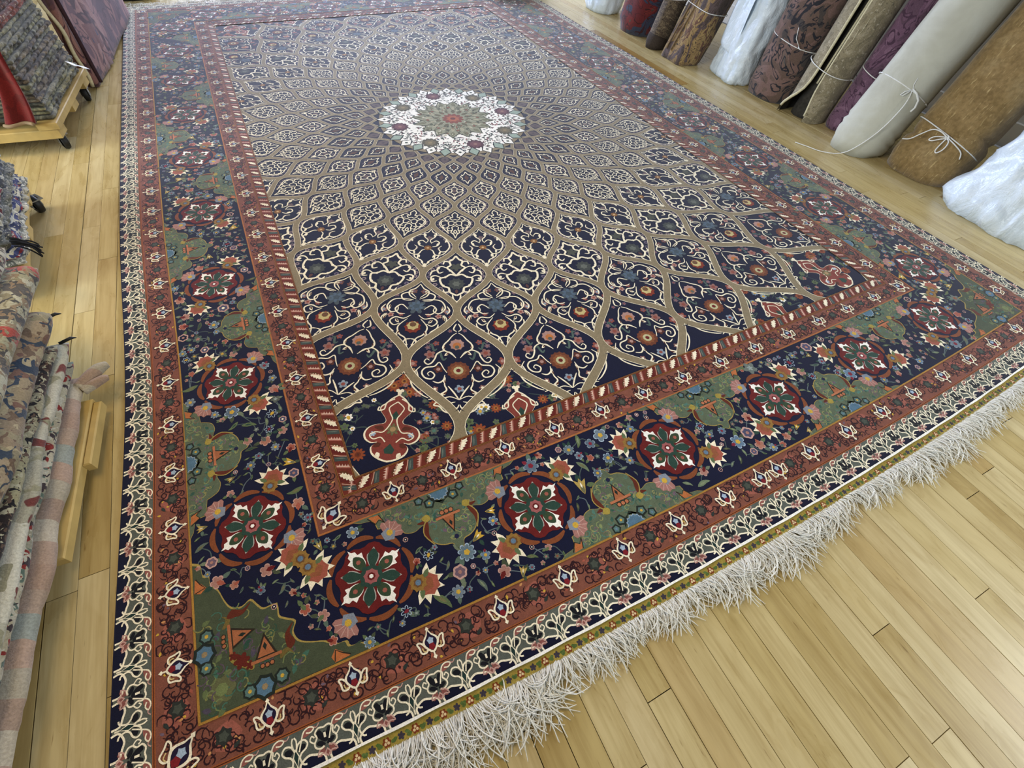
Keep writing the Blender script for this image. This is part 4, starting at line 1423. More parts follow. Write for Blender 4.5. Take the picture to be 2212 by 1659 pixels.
def sweep(mw, A, B, H, nseg, n, e=2.3, seam=None, profile=None, wob=0.006, freq=4.0, seed=0, fn=None, z0=-0.12, s_first=0.01):
    """body of a roll in local space; bottom vertices are cut off flat on the floor"""
    inv = mw.inverted()
    sec = section(A, B, n, e, seam)
    V, F = [], []
    ss = [z0, s_first] + [s_first + (H - s_first)*((i+1)/nseg)**1.15 for i in range(nseg)]
    for s in ss:
        k = profile(max(s, 0)) if profile else (1.0, 1.0)
        for i, (x, y) in enumerate(sec):
            a = 2*PI*i/n
            w = wob*noise.noise(Vector((math.cos(a)*freq*.5 + seed*7.3, math.sin(a)*freq*.5, s*freq)))
            if fn: w += fn(a, s)
            l_ = math.hypot(x, y)
            p = Vector((x*k[0]*(1 + w/l_), y*k[1]*(1 + w/l_), s))
            q = mw @ p
            if q.z < 0.002:
                # slide along the axis up to the floor, tuck slightly inwards
                t = (0.002 - q.z) / mw.col[2].z
                q = mw @ Vector((p.x*0.97, p.y*0.97, s + t)); q.z = 0.002
                p = inv @ q
            V.append(tuple(p))
    m = len(ss)
    for j in range(m - 1):
        for i in range(n):
            i2 = (i+1) % n
            F.append((j*n+i, j*n+i2, (j+1)*n+i2, (j+1)*n+i))
    F.append(tuple(range(n-1, -1, -1)))
    F.append(tuple((m-1)*n + i for i in range(n)))
    return V, F

def rope(name, pts, r, parent, mat=None, n=6):
    v, f = tube_geo(pts, r, n)
    return mesh_obj(name, v, f, mat or M_STRING, parent, True)

def string_loop(parent, A, B, s, e=2.3, tilt=(0, 0), r=0.0022, k=(1, 1), off=0.003):
    pts = []
    for x, y in section((A*k[0]) + off, (B*k[1]) + off, 40, e):
        pts.append((x, y, s + tilt[0]*x + tilt[1]*y))
    pts.append(pts[0])
    return rope('tie_string', pts, r, parent)

def roll(name, label, cat, base, lean, A, B, H, mat, e=2.3, seam=2.6, leany=0.0, wob=0.006, seed=0, profile=None, n=48, nseg=30, fn=None, twist=0.0, freq=4.0, body='body', group='rolled rugs standing along the wall', s_first=0.01):
    o = empty(name)
    mw = roll_matrix(base, lean, twist, leany)
    o.matrix_world = mw
    tag(o, label, cat, group)
    v, f = sweep(mw, A, B, H, nseg, n, e, seam, profile, wob, freq, seed, fn, s_first=s_first)
    b = mesh_obj(body, v, f, mat, o, True)
    return o, mw, b

def taper_bottom(w=0.03, k=0.86):
    def pf(s):
        q = min(1.0, s / w)
        c = k + (1 - k)*math.sin(q*PI/2)
        return (c, c)
    return pf

def wrinkle(seed, amp=0.02, fr=5.0):
    def fn(a, s):
        p = Vector((math.cos(a)*fr*.35 + seed*3.1, math.sin(a)*fr*.35, s*fr))
        q = p + 0.6*Vector((noise.noise(p*1.3), noise.noise(p*1.3 + Vector((5, 5, 5))), noise.noise(p*1.3 + Vector((9, 1, 4)))))
        r1 = 1 - abs(noise.noise(q))*2
        r2 = 1 - abs(noise.noise(q*2.3 + Vector((3, 8, 1))))*2
        return amp*(0.65*r1 + 0.35*r2 - 0.5)
    return fn

# far white plastic bundle
o, mw, b = roll('plastic_wrapped_rug', 'white plastic-wrapped rug roll at the far end of the row of rolls', 'rug roll', (3.42, 3.86), 12, .17, .12, 1.45, M_PLASTIC, e=2.6, seam=None, wob=0.004, seed=1, fn=wrinkle(1, .022), profile=taper_bottom(.04, .9), n=64, nseg=50, body='plastic_wrap')

# red and blue mottled roll
M_RED = pat_mat('red_blue_rug_back', ['#2a2f3e', '#343a4c', '#5d2426', '#6e2a28', '#55423a', '#6a5a44'], 5.0, '#3a1c1e', 0.03, dist=1.2)
o, mw, b = roll('rolled_rug', 'dark red and blue mottled rug roll beside the farthest plastic bundle', 'rug roll', (3.40, 3.30), 14, .185, .15, 1.5, M_RED, seed=2, profile=taper_bottom(.05, .82))

# small grey brown roll
M_SMALL = pat_mat('grey_brown_weave', ['#4d4136', '#6a5c4a', '#7d6f5a'], 26, '#332a24', 0.05, (1, 1, 2.2), speck='#8d8068')
o, mw, b = roll('rolled_rug', 'slim grey-brown rug roll, the thinnest of the row, tied with white string', 'rug roll', (3.29, 2.955), 17, .068, .07, 1.3, M_SMALL, seed=3, profile=taper_bottom(.03, .85), n=32)
string_loop(o, .068, .07, .275, tilt=(.2, -.2))
v, f = sweep(mw, .072, .074, .07, 4, 32, 2.3, 2.6, taper_bottom(.03, .85), .004, 4, 3)
mesh_obj('dark_end_band', v, f, plain_mat('dark_brown_wool', '#39302a', .9, .3, 120), o, True)

# flat folded tan floral rug
M_TAN = pat_mat('tan_floral_rug_back', ['#4f4440', '#5d5050', '#8d7450', '#9a8258', '#6d5040', '#a38c5e'], 7.5, '#3a322e', 0.03, (1.5, 1.5, .6), dist=1.6)
o, mw, b = roll('folded_rug', 'flat-folded tan and brown floral rug leaning between the slim roll and a plastic bundle', 'folded rug', (3.315, 2.71), 23, .135, .085, 1.45, M_TAN, e=4.0, seam=None, seed=4, wob=.01, twist=.10)
string_loop(o, .135, .085, .30, 4.0, tilt=(-.10, -.3), off=.006)
for xx in (-.07, -.02):
    rope('fold_edge', [(xx + .006*math.sin(s*9), .088 + .004*math.sin(s*14), s) for s in np.linspace(.02, 1.4, 30)], .006, o, plain_mat('rug_selvage', '#7d6a52', .9, .3, 90))

# dark maroon roll behind
M_MAR = pat_mat('maroon_rug_back', ['#3a2a32', '#4a3038', '#2d2430'], 14, '#221a22', 0.04)
o, mw, b = roll('rolled_rug', 'dark maroon rug roll half hidden behind the middle plastic bundle', 'rug roll', (3.70, 2.20), 9, .11, .11, 1.4, M_MAR, seed=5)

# white plastic bundle in the middle
o, mw, b = roll('plastic_wrapped_rug', 'white plastic-wrapped flat rug bundle between the tan folded rug and the dark brown roll', 'rug roll', (3.44, 2.35), 9.5, .160, .085, .50, M_PLASTIC, e=4.2, seam=None, wob=.004, seed=6, fn=wrinkle(6, .020, 6.5), n=64, nseg=44, twist=.28, body='plastic_wrap')
# loose flap of the wrapping on its front
def flap():
    V, F = [], []
    nu, nv = 14, 18
    for j in range(nv + 1):
        for i in range(nu + 1):
            u, w = i/nu, j/nv
            x = -.12 + u*.17 + .02*w
            z = .16 + w*.30 - .05*u
            y = .092 + .012*math.sin(u*5 + w*3) + .006*math.sin(u*13)*w + .010*(1 - w)*math.sin(PI*u)
            V.append((x, y, z))
    for j in range(nv):
        for i in range(nu):
            a = j*(nu+1)+i
            F.append((a, a+1, a+nu+2, a+nu+1))
    q = mesh_obj('loose_flap', V, F, M_PLASTIC, o, True)
    md = q.modifiers.new('thickness', 'SOLIDIFY'); md.thickness = .0015
flap()

# dark brown floral roll
M_BRN = pat_mat('brown_floral_rug_back', ['#4a4442', '#66544c', '#77605a', '#6c5a52', '#4f5050'], 6.5, '#2c2c32', 0.055, dist=1.2, lines=4.0)
o, mw, b = roll('rolled_rug', 'dark brown rug roll with black scrolling leaves, tied with white string', 'rug roll', (3.475, 2.025), 9, .155, .12, 1.5, M_BRN, seed=7, profile=taper_bottom(.04, .88))
string_loop(o, .155, .12, .285, tilt=(-.12, -.1))
rope('string_end', [(.10, .118, .275), (.075, .135, .30), (.06, .133, .33), (.05, .128, .345)], .0018, o)
rope('string_end', [(.10, .118, .272), (.12, .118, .262), (.135, .10, .268)], .0018, o)

# open folded beige rug
M_BEI = pat_mat('beige_rug_back', ['#7d7560', '#8d846c', '#9a917a', '#857b64'], 10.0, '#6a6352', 0.012, dist=1.4, speck='#a8a08c')
M_IN = plain_mat('dark_rug_face', '#35332f', .95, .35, 60)
M_EDGE = plain_mat('cream_selvage', '#cfc8a8', .9, .15, 120)
def open_roll():
    o = empty('folded_rug')
    mw = roll_matrix((3.455, 1.735), 12)
    o.matrix_world = mw
    tag(o, 'beige-grey rug loosely rolled with a dark open slit and cream edges, tied with string', 'folded rug', 'rolled rugs standing along the wall')
    inv = mw.inverted()
    A, B, th = .118, .118, .013
    GA = math.radians(72)
    n = 44
    ss = [-.06, .01] + [.01 + 1.5*(i/34)**1.2 for i in range(1, 35)]
    def path(s):
        # gap faces the carpet (angle 90 deg), opens up at the bottom
        op = .42 + .80*math.exp(-(max(s, 0)/.09)**2)
        a0, a1 = GA + op*.9, GA - op*.25 + 2*PI
        out = []
        for i in range(n + 1):
            q = i/n
            a = a0 + (a1 - a0)*q
            r = 1.0 + .05*q + .01*noise.noise(Vector((math.cos(a)*2, math.sin(a)*2, s*5)))
            if q < .08: r += (.08 - q)*3.5*math.exp(-(max(s, 0)/.09)**2)
            if q > .94: r -= .10*(q - .94)/.06
            out.append((A*r*math.cos(a), B*r*math.sin(a), r, a))
        return out
    Vo, Vi = [], []
    for s in ss:
        for (x, y, r, a) in path(s):
            for dst, d in ((Vo, 0.0), (Vi, th)):
                p = Vector((x - d*math.cos(a), y - d*math.sin(a), s))
                q = mw @ p
                if q.z < .002:
                    q = mw @ Vector((p.x, p.y, s + (.002 - q.z)/mw.col[2].z)); q.z = .002
                    p = inv @ q
                dst.append(tuple(p))
    m = len(ss)
    def skin(V, flip):
        F = []
        for j in range(m - 1):
            for i in range(n):
                a = j*(n+1)+i
                q = (a, a+1, a+n+2, a+n+1)
                F.append(q[::-1] if flip else q)
        return F
    V = Vo; F = skin(Vo, False)
    mesh_obj('outer_face', V, F, M_BEI, o, True)
    mesh_obj('inner_face', Vi, skin(Vi, True), M_IN, o, True)
    for col in (0, n):
        rope('cream_edge', [tuple((Vector(Vo[j*(n+1)+col]) + Vector(Vi[j*(n+1)+col]))/2) for j in range(1, m)], .0075, o, M_EDGE)
    # cream edge of the lower end
    rope('cream_edge', [tuple((Vector(Vo[(n+1)+i]) + Vector(Vi[(n+1)+i]))/2 + Vector((0, 0, .004))) for i in range(0, n+1)], .0065, o, M_EDGE)
    # inner turn of the rug seen in the slit
    pts = [(.012, .070 + .004*math.sin(s*8), s) for s in np.linspace(.16, 1.45, 30)]
    rope('inner_edge', pts, .006, o, M_EDGE)
    v, f = sweep(mw, .075, .062, 1.45, 12, 20, seam=None, wob=.004)
    mesh_obj('inner_turn', v, f, M_IN, o, True)
    string_loop(o, .124, .124, .245, tilt=(-.18, -.15))
    for sg in range(5):
        rope('loose_thread', [(.06 + .01*sg, .104 - .012*sg, .33 + .05*sg), (.075 + .008*sg, .108 - .014*sg, .37 + .05*sg), (.07 + .012*sg, .106 - .014*sg, .42 + .05*sg)], .0009, o, M_EDGE)
open_roll()

# purple roll
M_PUR = pat_mat('purple_rug_back', ['#5d4656', '#6c5064', '#7b5e72', '#64495d'], 11, '#4a3546', 0.05, (1, 1, .8), dist=1.0, lines=4.0)
o, mw, b = roll('rolled_rug', 'narrow plum purple rug roll between the beige open rug and the cream roll', 'rug roll', (3.515, 1.543), 14, .066, .072, 1.45, M_PUR, seed=8, profile=taper_bottom(.03, .88), n=36)
string_loop(o, .066, .072, .27, tilt=(-.25, -.1))

# cream cloth roll
def m_cream():
    m, nt, b = new_mat('cream_canvas')
    v = coords(nt)
    n1 = noise_tex(nt, v, 5, 4, .6, .5); n2 = noise_tex(nt, v, 380, 2)
    nt.links.new(ramp(nt, n1, [(.3, '#b2b2a4'), (.55, '#c0c1b4'), (.75, '#c9cbc1')]), b.inputs['Base Color'])
    set_in(b, rough=.8, spec=.25)
    h = math_n(nt, 'ADD', math_n(nt, 'MULTIPLY', n1, 4.0), math_n(nt, 'MULTIPLY', n2, .25))
    bump(nt, b, h, .25, .006)
    return m
M_CREAM = m_cream()
def cloth_folds(a, s):
    f = math.exp(-((s - .085)/.055)**2)
    return f*.006*math.sin(s*210 + 2.2*math.sin(a*2) + 3*math.cos(a))
o, mw, b = roll('rolled_rug', 'thick cream cloth-covered roll tied with knotted white string', 'rug roll', (3.405, 1.335), 22, .134, .135, 1.6, M_CREAM, seam=2.2, seed=9, profile=taper_bottom(.05, .90), fn=cloth_folds, nseg=70, n=64, wob=.004)
string_loop(o, .134, .135, .285, tilt=(-.10, .05), r=.0024)
def knot(parent, p, r=.006):
    v, f = tube_geo([Vector(p) + Vector((.8*r*math.cos(a), .5*r*math.sin(2*a), r*math.sin(a))) for a in np.linspace(0, 2*PI, 16)], .0024, 6, False)
    mesh_obj('string_knot', v, f, M_STRING, parent, True)
kp = (.092, .112, .285)
knot(o, kp)
invm = mw.inverted()
def loc(*w): return tuple(invm @ Vector(w))
k_w = mw @ Vector(kp)
tail = catmull([tuple(k_w), (k_w.x - .030, k_w.y - .02, k_w.z - .06), (k_w.x - .075, k_w.y - .01, .14), (k_w.x - .13, k_w.y + .02, .055), (3.235, 1.30, .012), (3.175, 1.36, .004), (3.145, 1.43, .0035), (3.12, 1.49, .0035)], 6)
rope('string_tail', [loc(*q) for q in tail], .0022, o)
rope('string_loop', [(.092, .114, .285), (.075, .128, .268), (.068, .13, .250), (.08, .128, .252), (.09, .122, .275)], .0022, o)
rope('string_end', [(.092, .114, .285), (.082, .120, .305), (.077, .122, .33)], .0018, o)
rope('string_end', [(.092, .112, .287), (.115, .105, .280), (.135, .085, .262), (.142, .075, .235), (.140, .08, .215)], .0045, o)

# golden brown shaggy rug
def m_gold():
    m, nt, b = new_mat('golden_brown_shag')
    v = coords(nt, (1, 1, .14))
    v2 = coords(nt)
    n1 = noise_tex(nt, v, 130, 3, .6); n2 = noise_tex(nt, v2, 8, 3, .6); n4 = noise_tex(nt, v2, 60, 3, .6)
    c = ramp(nt, n2, [(.3, '#806a44'), (.55, '#917a52'), (.75, '#9d8862')])
    c = mix(nt, ramp(nt, n1, [(.60, (0, 0, 0, 1)), (.68, (1, 1, 1, 1))]), c, '#b8a274')
    c = mix(nt, .8, c, ramp(nt, n4, [(.35, (.72, .70, .66, 1)), (.65, (1.15, 1.15, 1.15, 1))]), 'MULTIPLY')
    nt.links.new(c, b.inputs['Base Color'])
    set_in(b, rough=.95, spec=.1, sheen=.3)
    bump(nt, b, math_n(nt, 'ADD', n4, n1), .6, .004)
    return m
M_GOLD = m_gold()
def gold_fold(a, s):
    c = .150 + .045*math.cos(a) + .012*math.sin(a*3)
    return -.016*math.exp(-((s - c)/.014)**2) + (.010 if s < c else 0.0)
o, mw, b = roll('folded_rug', 'golden brown shaggy rug folded in a thick bundle, tied with a white bow', 'folded rug', (3.515, 1.028), 19, .158, .125, 1.6, M_GOLD, e=2.7, seam=None, seed=10, wob=.006, fn=gold_fold, nseg=80, n=64, profile=taper_bottom(.05, .93))
string_loop(o, .158, .125, .155, 2.7, tilt=(-.16, .10), r=.0026, off=.008)
bw = (.04, .142, .155)
knot(o, bw, .007)
for pts in ([(.04,.143,.155),(.02,.150,.150),(-.006,.152,.138),(-.016,.152,.122),(-.002,.152,.122),(.020,.150,.138),(.04,.144,.152)],
            [(.04,.143,.155),(.062,.150,.140),(.066,.152,.112),(.054,.153,.090),(.042,.152,.096),(.040,.150,.122),(.04,.144,.152)],
            [(.04,.143,.155),(.0,.147,.165),(-.035,.150,.160),(-.060,.156,.130),(-.085,.160,.095),(-.115,.158,.082)],
            [(.04,.143,.156),(.09,.138,.143),(.125,.120,.128),(.138,.11,.105)]):
    rope('bow_loop' if len(pts) > 6 else 'bow_tail', catmull(pts, 5), .0026, o)

# big plastic bundle nearest on the right
def skirt(s):
    k = 1.0 + .24*math.exp(-(s/.11)**2)
    return (k, 1.0 + .10*math.exp(-(s/.11)**2))
o, mw, b = roll('plastic_wrapped_rug', 'large white plastic-wrapped bundle nearest the right edge, crumpled at its foot', 'rug roll', (3.475, .545), 15, .25, .17, 1.5, M_PLASTIC, e=2.5, seam=None, wob=.014, seed=12, fn=wrinkle(12, .028, 5.0), profile=skirt, n=110, nseg=110, body='plastic_wrap')
# another bundle just outside the frame keeps the row going
# ------------------------------------------------------------------ stacks of folded rugs on dollies, left side
M_PINE = plain_mat('pine_lumber', '#b39a5e', .6, .16, 14, .3, .2)
M_RUBBER = plain_mat('black_rubber', '#17191a', .55, .2, 60, .4, .1)
M_STEEL = plain_mat('grey_steel', '#7d7c74', .35, .1, 60, .6, .05)

def slab_geo(x0, x1, z0, z1, y0, y1, seed, wob=.004, ny=40, end=.03, sag=0.0, knob=0.0, nsec=26):
    """folded rug: stadium section in x-z with the fold on the +x side, rounded far and near ends"""
    V, F = [], []
    h = (z1 - z0)/2; zc = (z0 + z1)/2
    n = nsec
    for j in range(ny + 1):
        y = y0 + (y1 - y0)*j/ny
        de = min(y - y0, y1 - y)
        k = math.sqrt(max(0.02, 1 - (1 - min(1, de/end))**2))
        for i in range(n):
            q = i/n
            if q < .5:            # right fold
                a = -PI/2 + PI*q/.5
                px, pz = x1 - h + h*math.cos(a), h*math.sin(a)
            elif q < .75:
                s = (q - .5)/.25
                px, pz = x1 - h - (x1 - h - x0)*s, h
            else:
                s = (q - .75)/.25
                px, pz = x0 + (x1 - h - x0)*s, -h
            w = noise.noise(Vector((px*9 + seed*5.7, y*7, pz*12)))*wob
            w += noise.noise(Vector((px*60 + seed, y*45, pz*60)))*knob
            if px > x1 - h*1.2:
                px += w*1.6
            V.append((px - (1-k)*h*.4, y, zc + pz*k + w*.1 - (1-k)*h*.15 - sag*de*0))
    for j in range(ny):
        for i in range(n):
            i2 = (i+1) % n
            F.append((j*n+i, (j+1)*n+i, (j+1)*n+i2, j*n+i2))
    F.append(tuple(range(n)))
    F.append(tuple(ny*n + i for i in range(n-1, -1, -1)))
    return V, F

def rug_in_stack(label, origin, rz, x0, x1, z0, z1, y0, y1, mat, seed, group, **kw):
    o = empty('folded_rug', (origin[0], origin[1], 0), rz)
    tag(o, label, 'folded rug', group)
    v, f = slab_geo(x0, x1, z0, z1, y0, y1, seed, **kw)
    mesh_obj('folded_pile', v, f, mat, o, True)
    return o

def caster(parent, x, y, z_top, yaw=0.4, r=.032):
    w = empty('caster', (x, y, r), yaw); w.parent = parent
    v, f = [], []
    prof = [(-.012, r*.78), (-.010, r*.94), (-.005, r), (.005, r), (.010, r*.94), (.012, r*.78)]
    n = 24
    for (a, rr) in prof:
        for i in range(n):
            t = 2*PI*i/n
            v.append((a, rr*math.cos(t), rr*math.sin(t)))
    for j in range(len(prof)-1):
        for i in range(n):
            i2 = (i+1) % n
            f.append((j*n+i, j*n+i2, (j+1)*n+i2, (j+1)*n+i))
    f.append(tuple(range(n))); f.append(tuple((len(prof)-1)*n + i for i in range(n-1, -1, -1)))
    mesh_obj('wheel', v, f, M_RUBBER, w, True)
    for sx in (-.016, .016):
        v, f = box_geo(sx-.0015, sx+.0015, -.012, .012, -.008, z_top - r, 0)
        mesh_obj('fork', v, f, M_STEEL, w)
    v, f = tube_geo([(-.019, 0, 0), (.019, 0, 0)], .005, 8)
    mesh_obj('axle', v, f, M_STEEL, w)
    v, f = box_geo(-.026, .026, -.026, .026, z_top - r - .003, z_top - r, 0)
    mesh_obj('mount_plate', v, f, M_STEEL, w)
    return w

# palettes for the layers of the stacks
def speck_mat(name, cols, scale, stretch=(1, 1, 1), line=None, speck=None):
    return pat_mat(name, cols, scale, line, .03, stretch, speck=speck, weave=180, bmp=.6, dist=1.0)
SPK = [speck_mat('grey_green_weave', ['#3a3930', '#57564a', '#6d6c5c', '#8a8770', '#4a463c'], 30, (1, .55, 1)),
       speck_mat('brown_grey_weave', ['#332c26', '#4b4238', '#6a6050', '#857a64', '#3d352d'], 34, (1, .55, 1)),
       speck_mat('olive_weave', ['#3d3a2c', '#5d5c46', '#7d7b5f', '#95906f', '#46423a'], 28, (1, .6, 1)),
       speck_mat('red_brown_weave', ['#3a2520', '#5a3a30', '#6d4a3c', '#8d6a58', '#7a3a30'], 22, (1, .6, 1), speck='#a89888'),
       speck_mat('orange_red_weave', ['#5d3328', '#7a3f30', '#95503c', '#6a4a40'], 18, (1, .6, 1), speck='#b0a090')]
SHG = [speck_mat('multi_tuft_white', ['#8d8c80', '#b5b3a2', '#6a6d66', '#c9c6b4', '#3d4048'], 30, (1, .7, 1), speck='#d5d2c4'),
       speck_mat('multi_tuft_blue', ['#2c3454', '#b5b3a2', '#39406a', '#7d2f38', '#8d8c80'], 22, (1, .7, 1), speck='#c9c6b4'),
       speck_mat('multi_tuft_grey', ['#3d4048', '#6a6d66', '#55584f', '#8d8c80', '#2a2c30'], 34, (1, .7, 1), speck='#b9b6a8'),
       speck_mat('multi_tuft_red', ['#6a2530', '#8d8c80', '#4a4d52', '#b5b3a2', '#7d2f38'], 24, (1, .7, 1))]

# ---- far dolly and its stack
FO, FR = (-.165, 2.58), math.radians(-6.6)
def dolly(name, label, O, rz, x0, x1, y0, y1, ztop, casters, n_boards=3):
    d = empty(name, (O[0], O[1], 0), rz)
    tag(d, label, 'dolly', 'wooden dollies under the stacks')
    th = .036
    for x in (x1 - .075, x0):
        v, f = box_geo(x, x + .075, y0, y1, ztop - .026, ztop, .003)
        mesh_obj('side_rail', v, f, M_PINE, d)
    for i in range(n_boards):
        y = y0 + (y1 - y0 - .085)*i/(n_boards - 1)
        v, f = box_geo(x0 + .004, x1 - .012, y + .002, y + .085, ztop - .026 - th, ztop - .027, .003)
        mesh_obj('cross_board', v, f, M_PINE, d)
    for cx, cy, yaw in casters:
        caster(d, cx, cy, ztop - .026 - th, yaw)
    return d
dolly('dolly', 'pine dolly on black casters under the far stack of grey and red rugs', FO, FR, -.62, 0, -.02, .60, .125,
      [(-.040, .035, .55), (-.58, .035, .3), (-.040, .55, .2), (-.58, .55, .1)])
rng = random.Random(4)
z = .1265
names = ['grey-green', 'brown-grey', 'olive']
ORD = ['lowest', 'second', 'third', 'fourth', 'fifth', 'sixth', 'seventh', 'eighth', 'ninth', 'tenth', 'eleventh', 'twelfth', 'thirteenth', 'fourteenth', 'fifteenth', 'sixteenth', 'seventeenth', 'eighteenth', 'nineteenth', 'twentieth'] + ['twenty-' + q for q in ('first', 'second', 'third', 'fourth', 'fifth', 'sixth', 'seventh', 'eighth')]
for i in range(26):
    th = rng.uniform(.0125, .0165)
    k = rng.choice((0, 1, 2)) if i < 17 else rng.choice((3, 4, 3))
    dx = rng.uniform(-.012, .0) - .012 - .0007*i
    rug_in_stack('%s flat-woven rug, %s from the bottom of the far stack' % (('grey-green', 'brown-grey', 'olive', 'red-brown', 'orange-red')[k], ORD[i]) if i else 'dark flat-woven rug lying lowest in the far stack, on the dolly',
                 FO, FR, -.60, dx, z, z + th, rng.uniform(.0, .02), rng.uniform(.56, .60), SPK[k], i*3 + 1, 'flat-woven rugs in the far stack', wob=.005, ny=70, end=.010, knob=.004, nsec=18)
    z += th + .0020
FAR_TOP = z
# red rug hanging down the front of the far stack
def hanging(name, label, O, rz, pts, width_fn, mat, thick=.012, group=None):
    pass
def red_drape():
    o = empty('draped_rug', (FO[0], FO[1], 0), FR)
    tag(o, 'bright red rug hanging down the near face of the far stack', 'rug')
    V, F = [], []
    nu, nv = 16, 26
    for j in range(nv + 1):
        for i in range(nu + 1):
            u, w = i/nu, j/nv
            zz = .135 + w*.30
            x = (-.165 + .135*w) + u*(.10 - .07*w) + .008*math.sin(w*5)
            y = -.022 - .012*math.sin(u*7 + w*3)*(1 - w*.5) - .014*(1-w)
            V.append((x, y, zz))
    for j in range(nv):
        for i in range(nu):
            a = j*(nu+1)+i
            F.append((a, a+1, a+nu+2, a+nu+1))
    q = mesh_obj('drape', V, F, pat_mat('red_wool', ['#5f1717', '#6d1b1a', '#551414'], 12, None, weave=220), o, True)
    md = q.modifiers.new('thickness', 'SOLIDIFY'); md.thickness = .010; md.offset = -1
    rope('hem', [(-.165 + .1*u, -.040 - .012*math.sin(u*7), .136) for u in np.linspace(0, 1, 16)], .007, o, plain_mat('tan_hem', '#8d7a60', .9))
red_drape()
# white paper tag on the far end of the dolly
def paper_tag():
    V, F = [], []
    P_ = catmull([(-.098, 2.97, .200), (-.094, 3.03, .180), (-.090, 3.09, .152), (-.080, 3.15, .128)], 6)
    for i, p in enumerate(P_):
        w = .011 + .006*(1 - i/len(P_))
        V.append((p[0] - w*.6, p[1] - .004, p[2] + w)); V.append((p[0] + w*.9, p[1], p[2] - w*.3))
    for i in range(len(P_) - 1):
        F.append((2*i, 2*i+1, 2*i+3, 2*i+2))
    o = mesh_obj('paper_tag', V, F, plain_mat('white_paper', '#ececea', .6, .03), None, True)
    md = o.modifiers.new('thickness', 'SOLIDIFY'); md.thickness = .001
    tag(o, 'curled white paper tag at the edge of the far stack', 'tag')
paper_tag()

# ---- purple rug standing on edge beside the far stack
def purple_slab():
    o = empty('standing_rug', (-.12, 3.29, 0), 0)
    tag(o, 'folded purple and pink rug standing on edge between the far stack and the carpet', 'folded rug')
    A = Vector((-.012, 0, 0)); B = Vector((.135, 1.15, .02))
    d = (B - A); ln = d.length
    nrm = Vector((d.y, -d.x, 0)).normalized()
    M_P = pat_mat('purple_pink_rug', ['#54404a', '#63474e', '#876260', '#95706a', '#74504f', '#34405a'], 4.0, '#4a343c', .02, dist=.8, lines=3.0)
    def wall(off, flip, name, mat, z0=0.0, z1=.85, a=0.0, b_=1.0):
        V, F = [], []
        nu, nv = 36, 30
        for j in range(nv + 1):
            for i in range(nu + 1):
                u = a + (b_ - a)*i/nu; w = j/nv
                p = A + d*u
                zz = p.z + z0 + (z1 - z0)*w + .004
                bul = .014*math.sin(w*PI*.8 + u*3) + .010*noise.noise(Vector((u*4, w*3, off*50)))
                # three soft pleats near the far end
                bul += .010*math.sin((u*ln - .30 - .10*w)*95)*math.exp(-((u*ln - .34 - .10*w)/.07)**2)
                q = p + nrm*(off + bul)
                V.append((q.x, q.y, zz))
        for j in range(nv):
            for i in range(nu):
                t = j*(nu+1)+i
                qd = (t, t+1, t+nu+2, t+nu+1)
                F.append(qd if not flip else qd[::-1])
        return mesh_obj(name, V, F, mat, o, True)
    f1 = wall(.030, False, 'outer_face', M_P)
    md = f1.modifiers.new('thickness', 'SOLIDIFY'); md.thickness = .026; md.offset = -1
    f2 = wall(-.002, True, 'inner_fold', M_P)
    md = f2.modifiers.new('thickness', 'SOLIDIFY'); md.thickness = .022; md.offset = 1
    rope('cream_edge', [tuple(A + nrm*(.006 + .012*math.sin(z_*9) + .006*math.sin(z_*31)) + Vector((-.004, -.012, z_))) for z_ in np.linspace(.012, .85, 40)], .009, o, M_EDGE)
    rope('dark_border', [tuple(A + d*(.04/ln) + nrm*(.036 + .014*math.sin(z_/.85*PI*.8)) + Vector((0, 0, z_))) for z_ in np.linspace(.012, .85, 30)], .010, o, plain_mat('dark_purple', '#3a2830', .9, .2, 80))
purple_slab()

# ---- middle dolly with the tufted multicoloured stack
MO, MR = (-.165, 1.58), math.radians(6)
dolly('dolly', 'pine dolly under the middle stack of tufted multicoloured rugs', MO, MR, -.60, -.02, -.02, .56, .115,
      [(-.035, .53, .5), (-.55, .52, .1), (-.55, .05, .2)])
z = .1165
for i in range(17):
    th = rng.uniform(.020, .026)
    k = i % 4
    dx = rng.uniform(-.012, .002) - .003*i
    rug_in_stack('%s tufted rug, %s from the bottom of the middle stack' % (('off-white', 'blue and white', 'grey', 'red and white')[k], ORD[i]),
                 MO, MR, -.58, dx, z, z + th, rng.uniform(-.02, .0), rng.uniform(.50, .54), SHG[k], i*5 + 2, 'tufted rugs in the middle stack', wob=.005, ny=70, end=.016, knob=.009, nsec=20)
    z += th + .0030
def tassels():
    o = empty('tassel', (MO[0], MO[1], 0), MR)
    tag(o, 'black yarn tassel hanging from the side of the middle stack', 'tassel')
    rg = random.Random(2)
    M_B = plain_mat('black_yarn', '#16171a', .9, .3, 200)
    for i in range(14):
        a = rg.uniform(-.5, .6)
        x0, y0, z0 = .008, -.04 + rg.uniform(-.012, .012), .205 + rg.uniform(-.01, .01)
        pts = [(x0, y0, z0), (x0 + .014, y0 - .004 + .006*a, z0 - .004), (x0 + .026 + rg.uniform(0, .01), y0 + .022*a, z0 - .022), (x0 + .034 + rg.uniform(-.004, .012), y0 + .034*a, z0 - .045 + rg.uniform(-.01, .01))]
        rope('yarn', catmull(pts, 3), .0022, o, M_B, 5)
tassels()

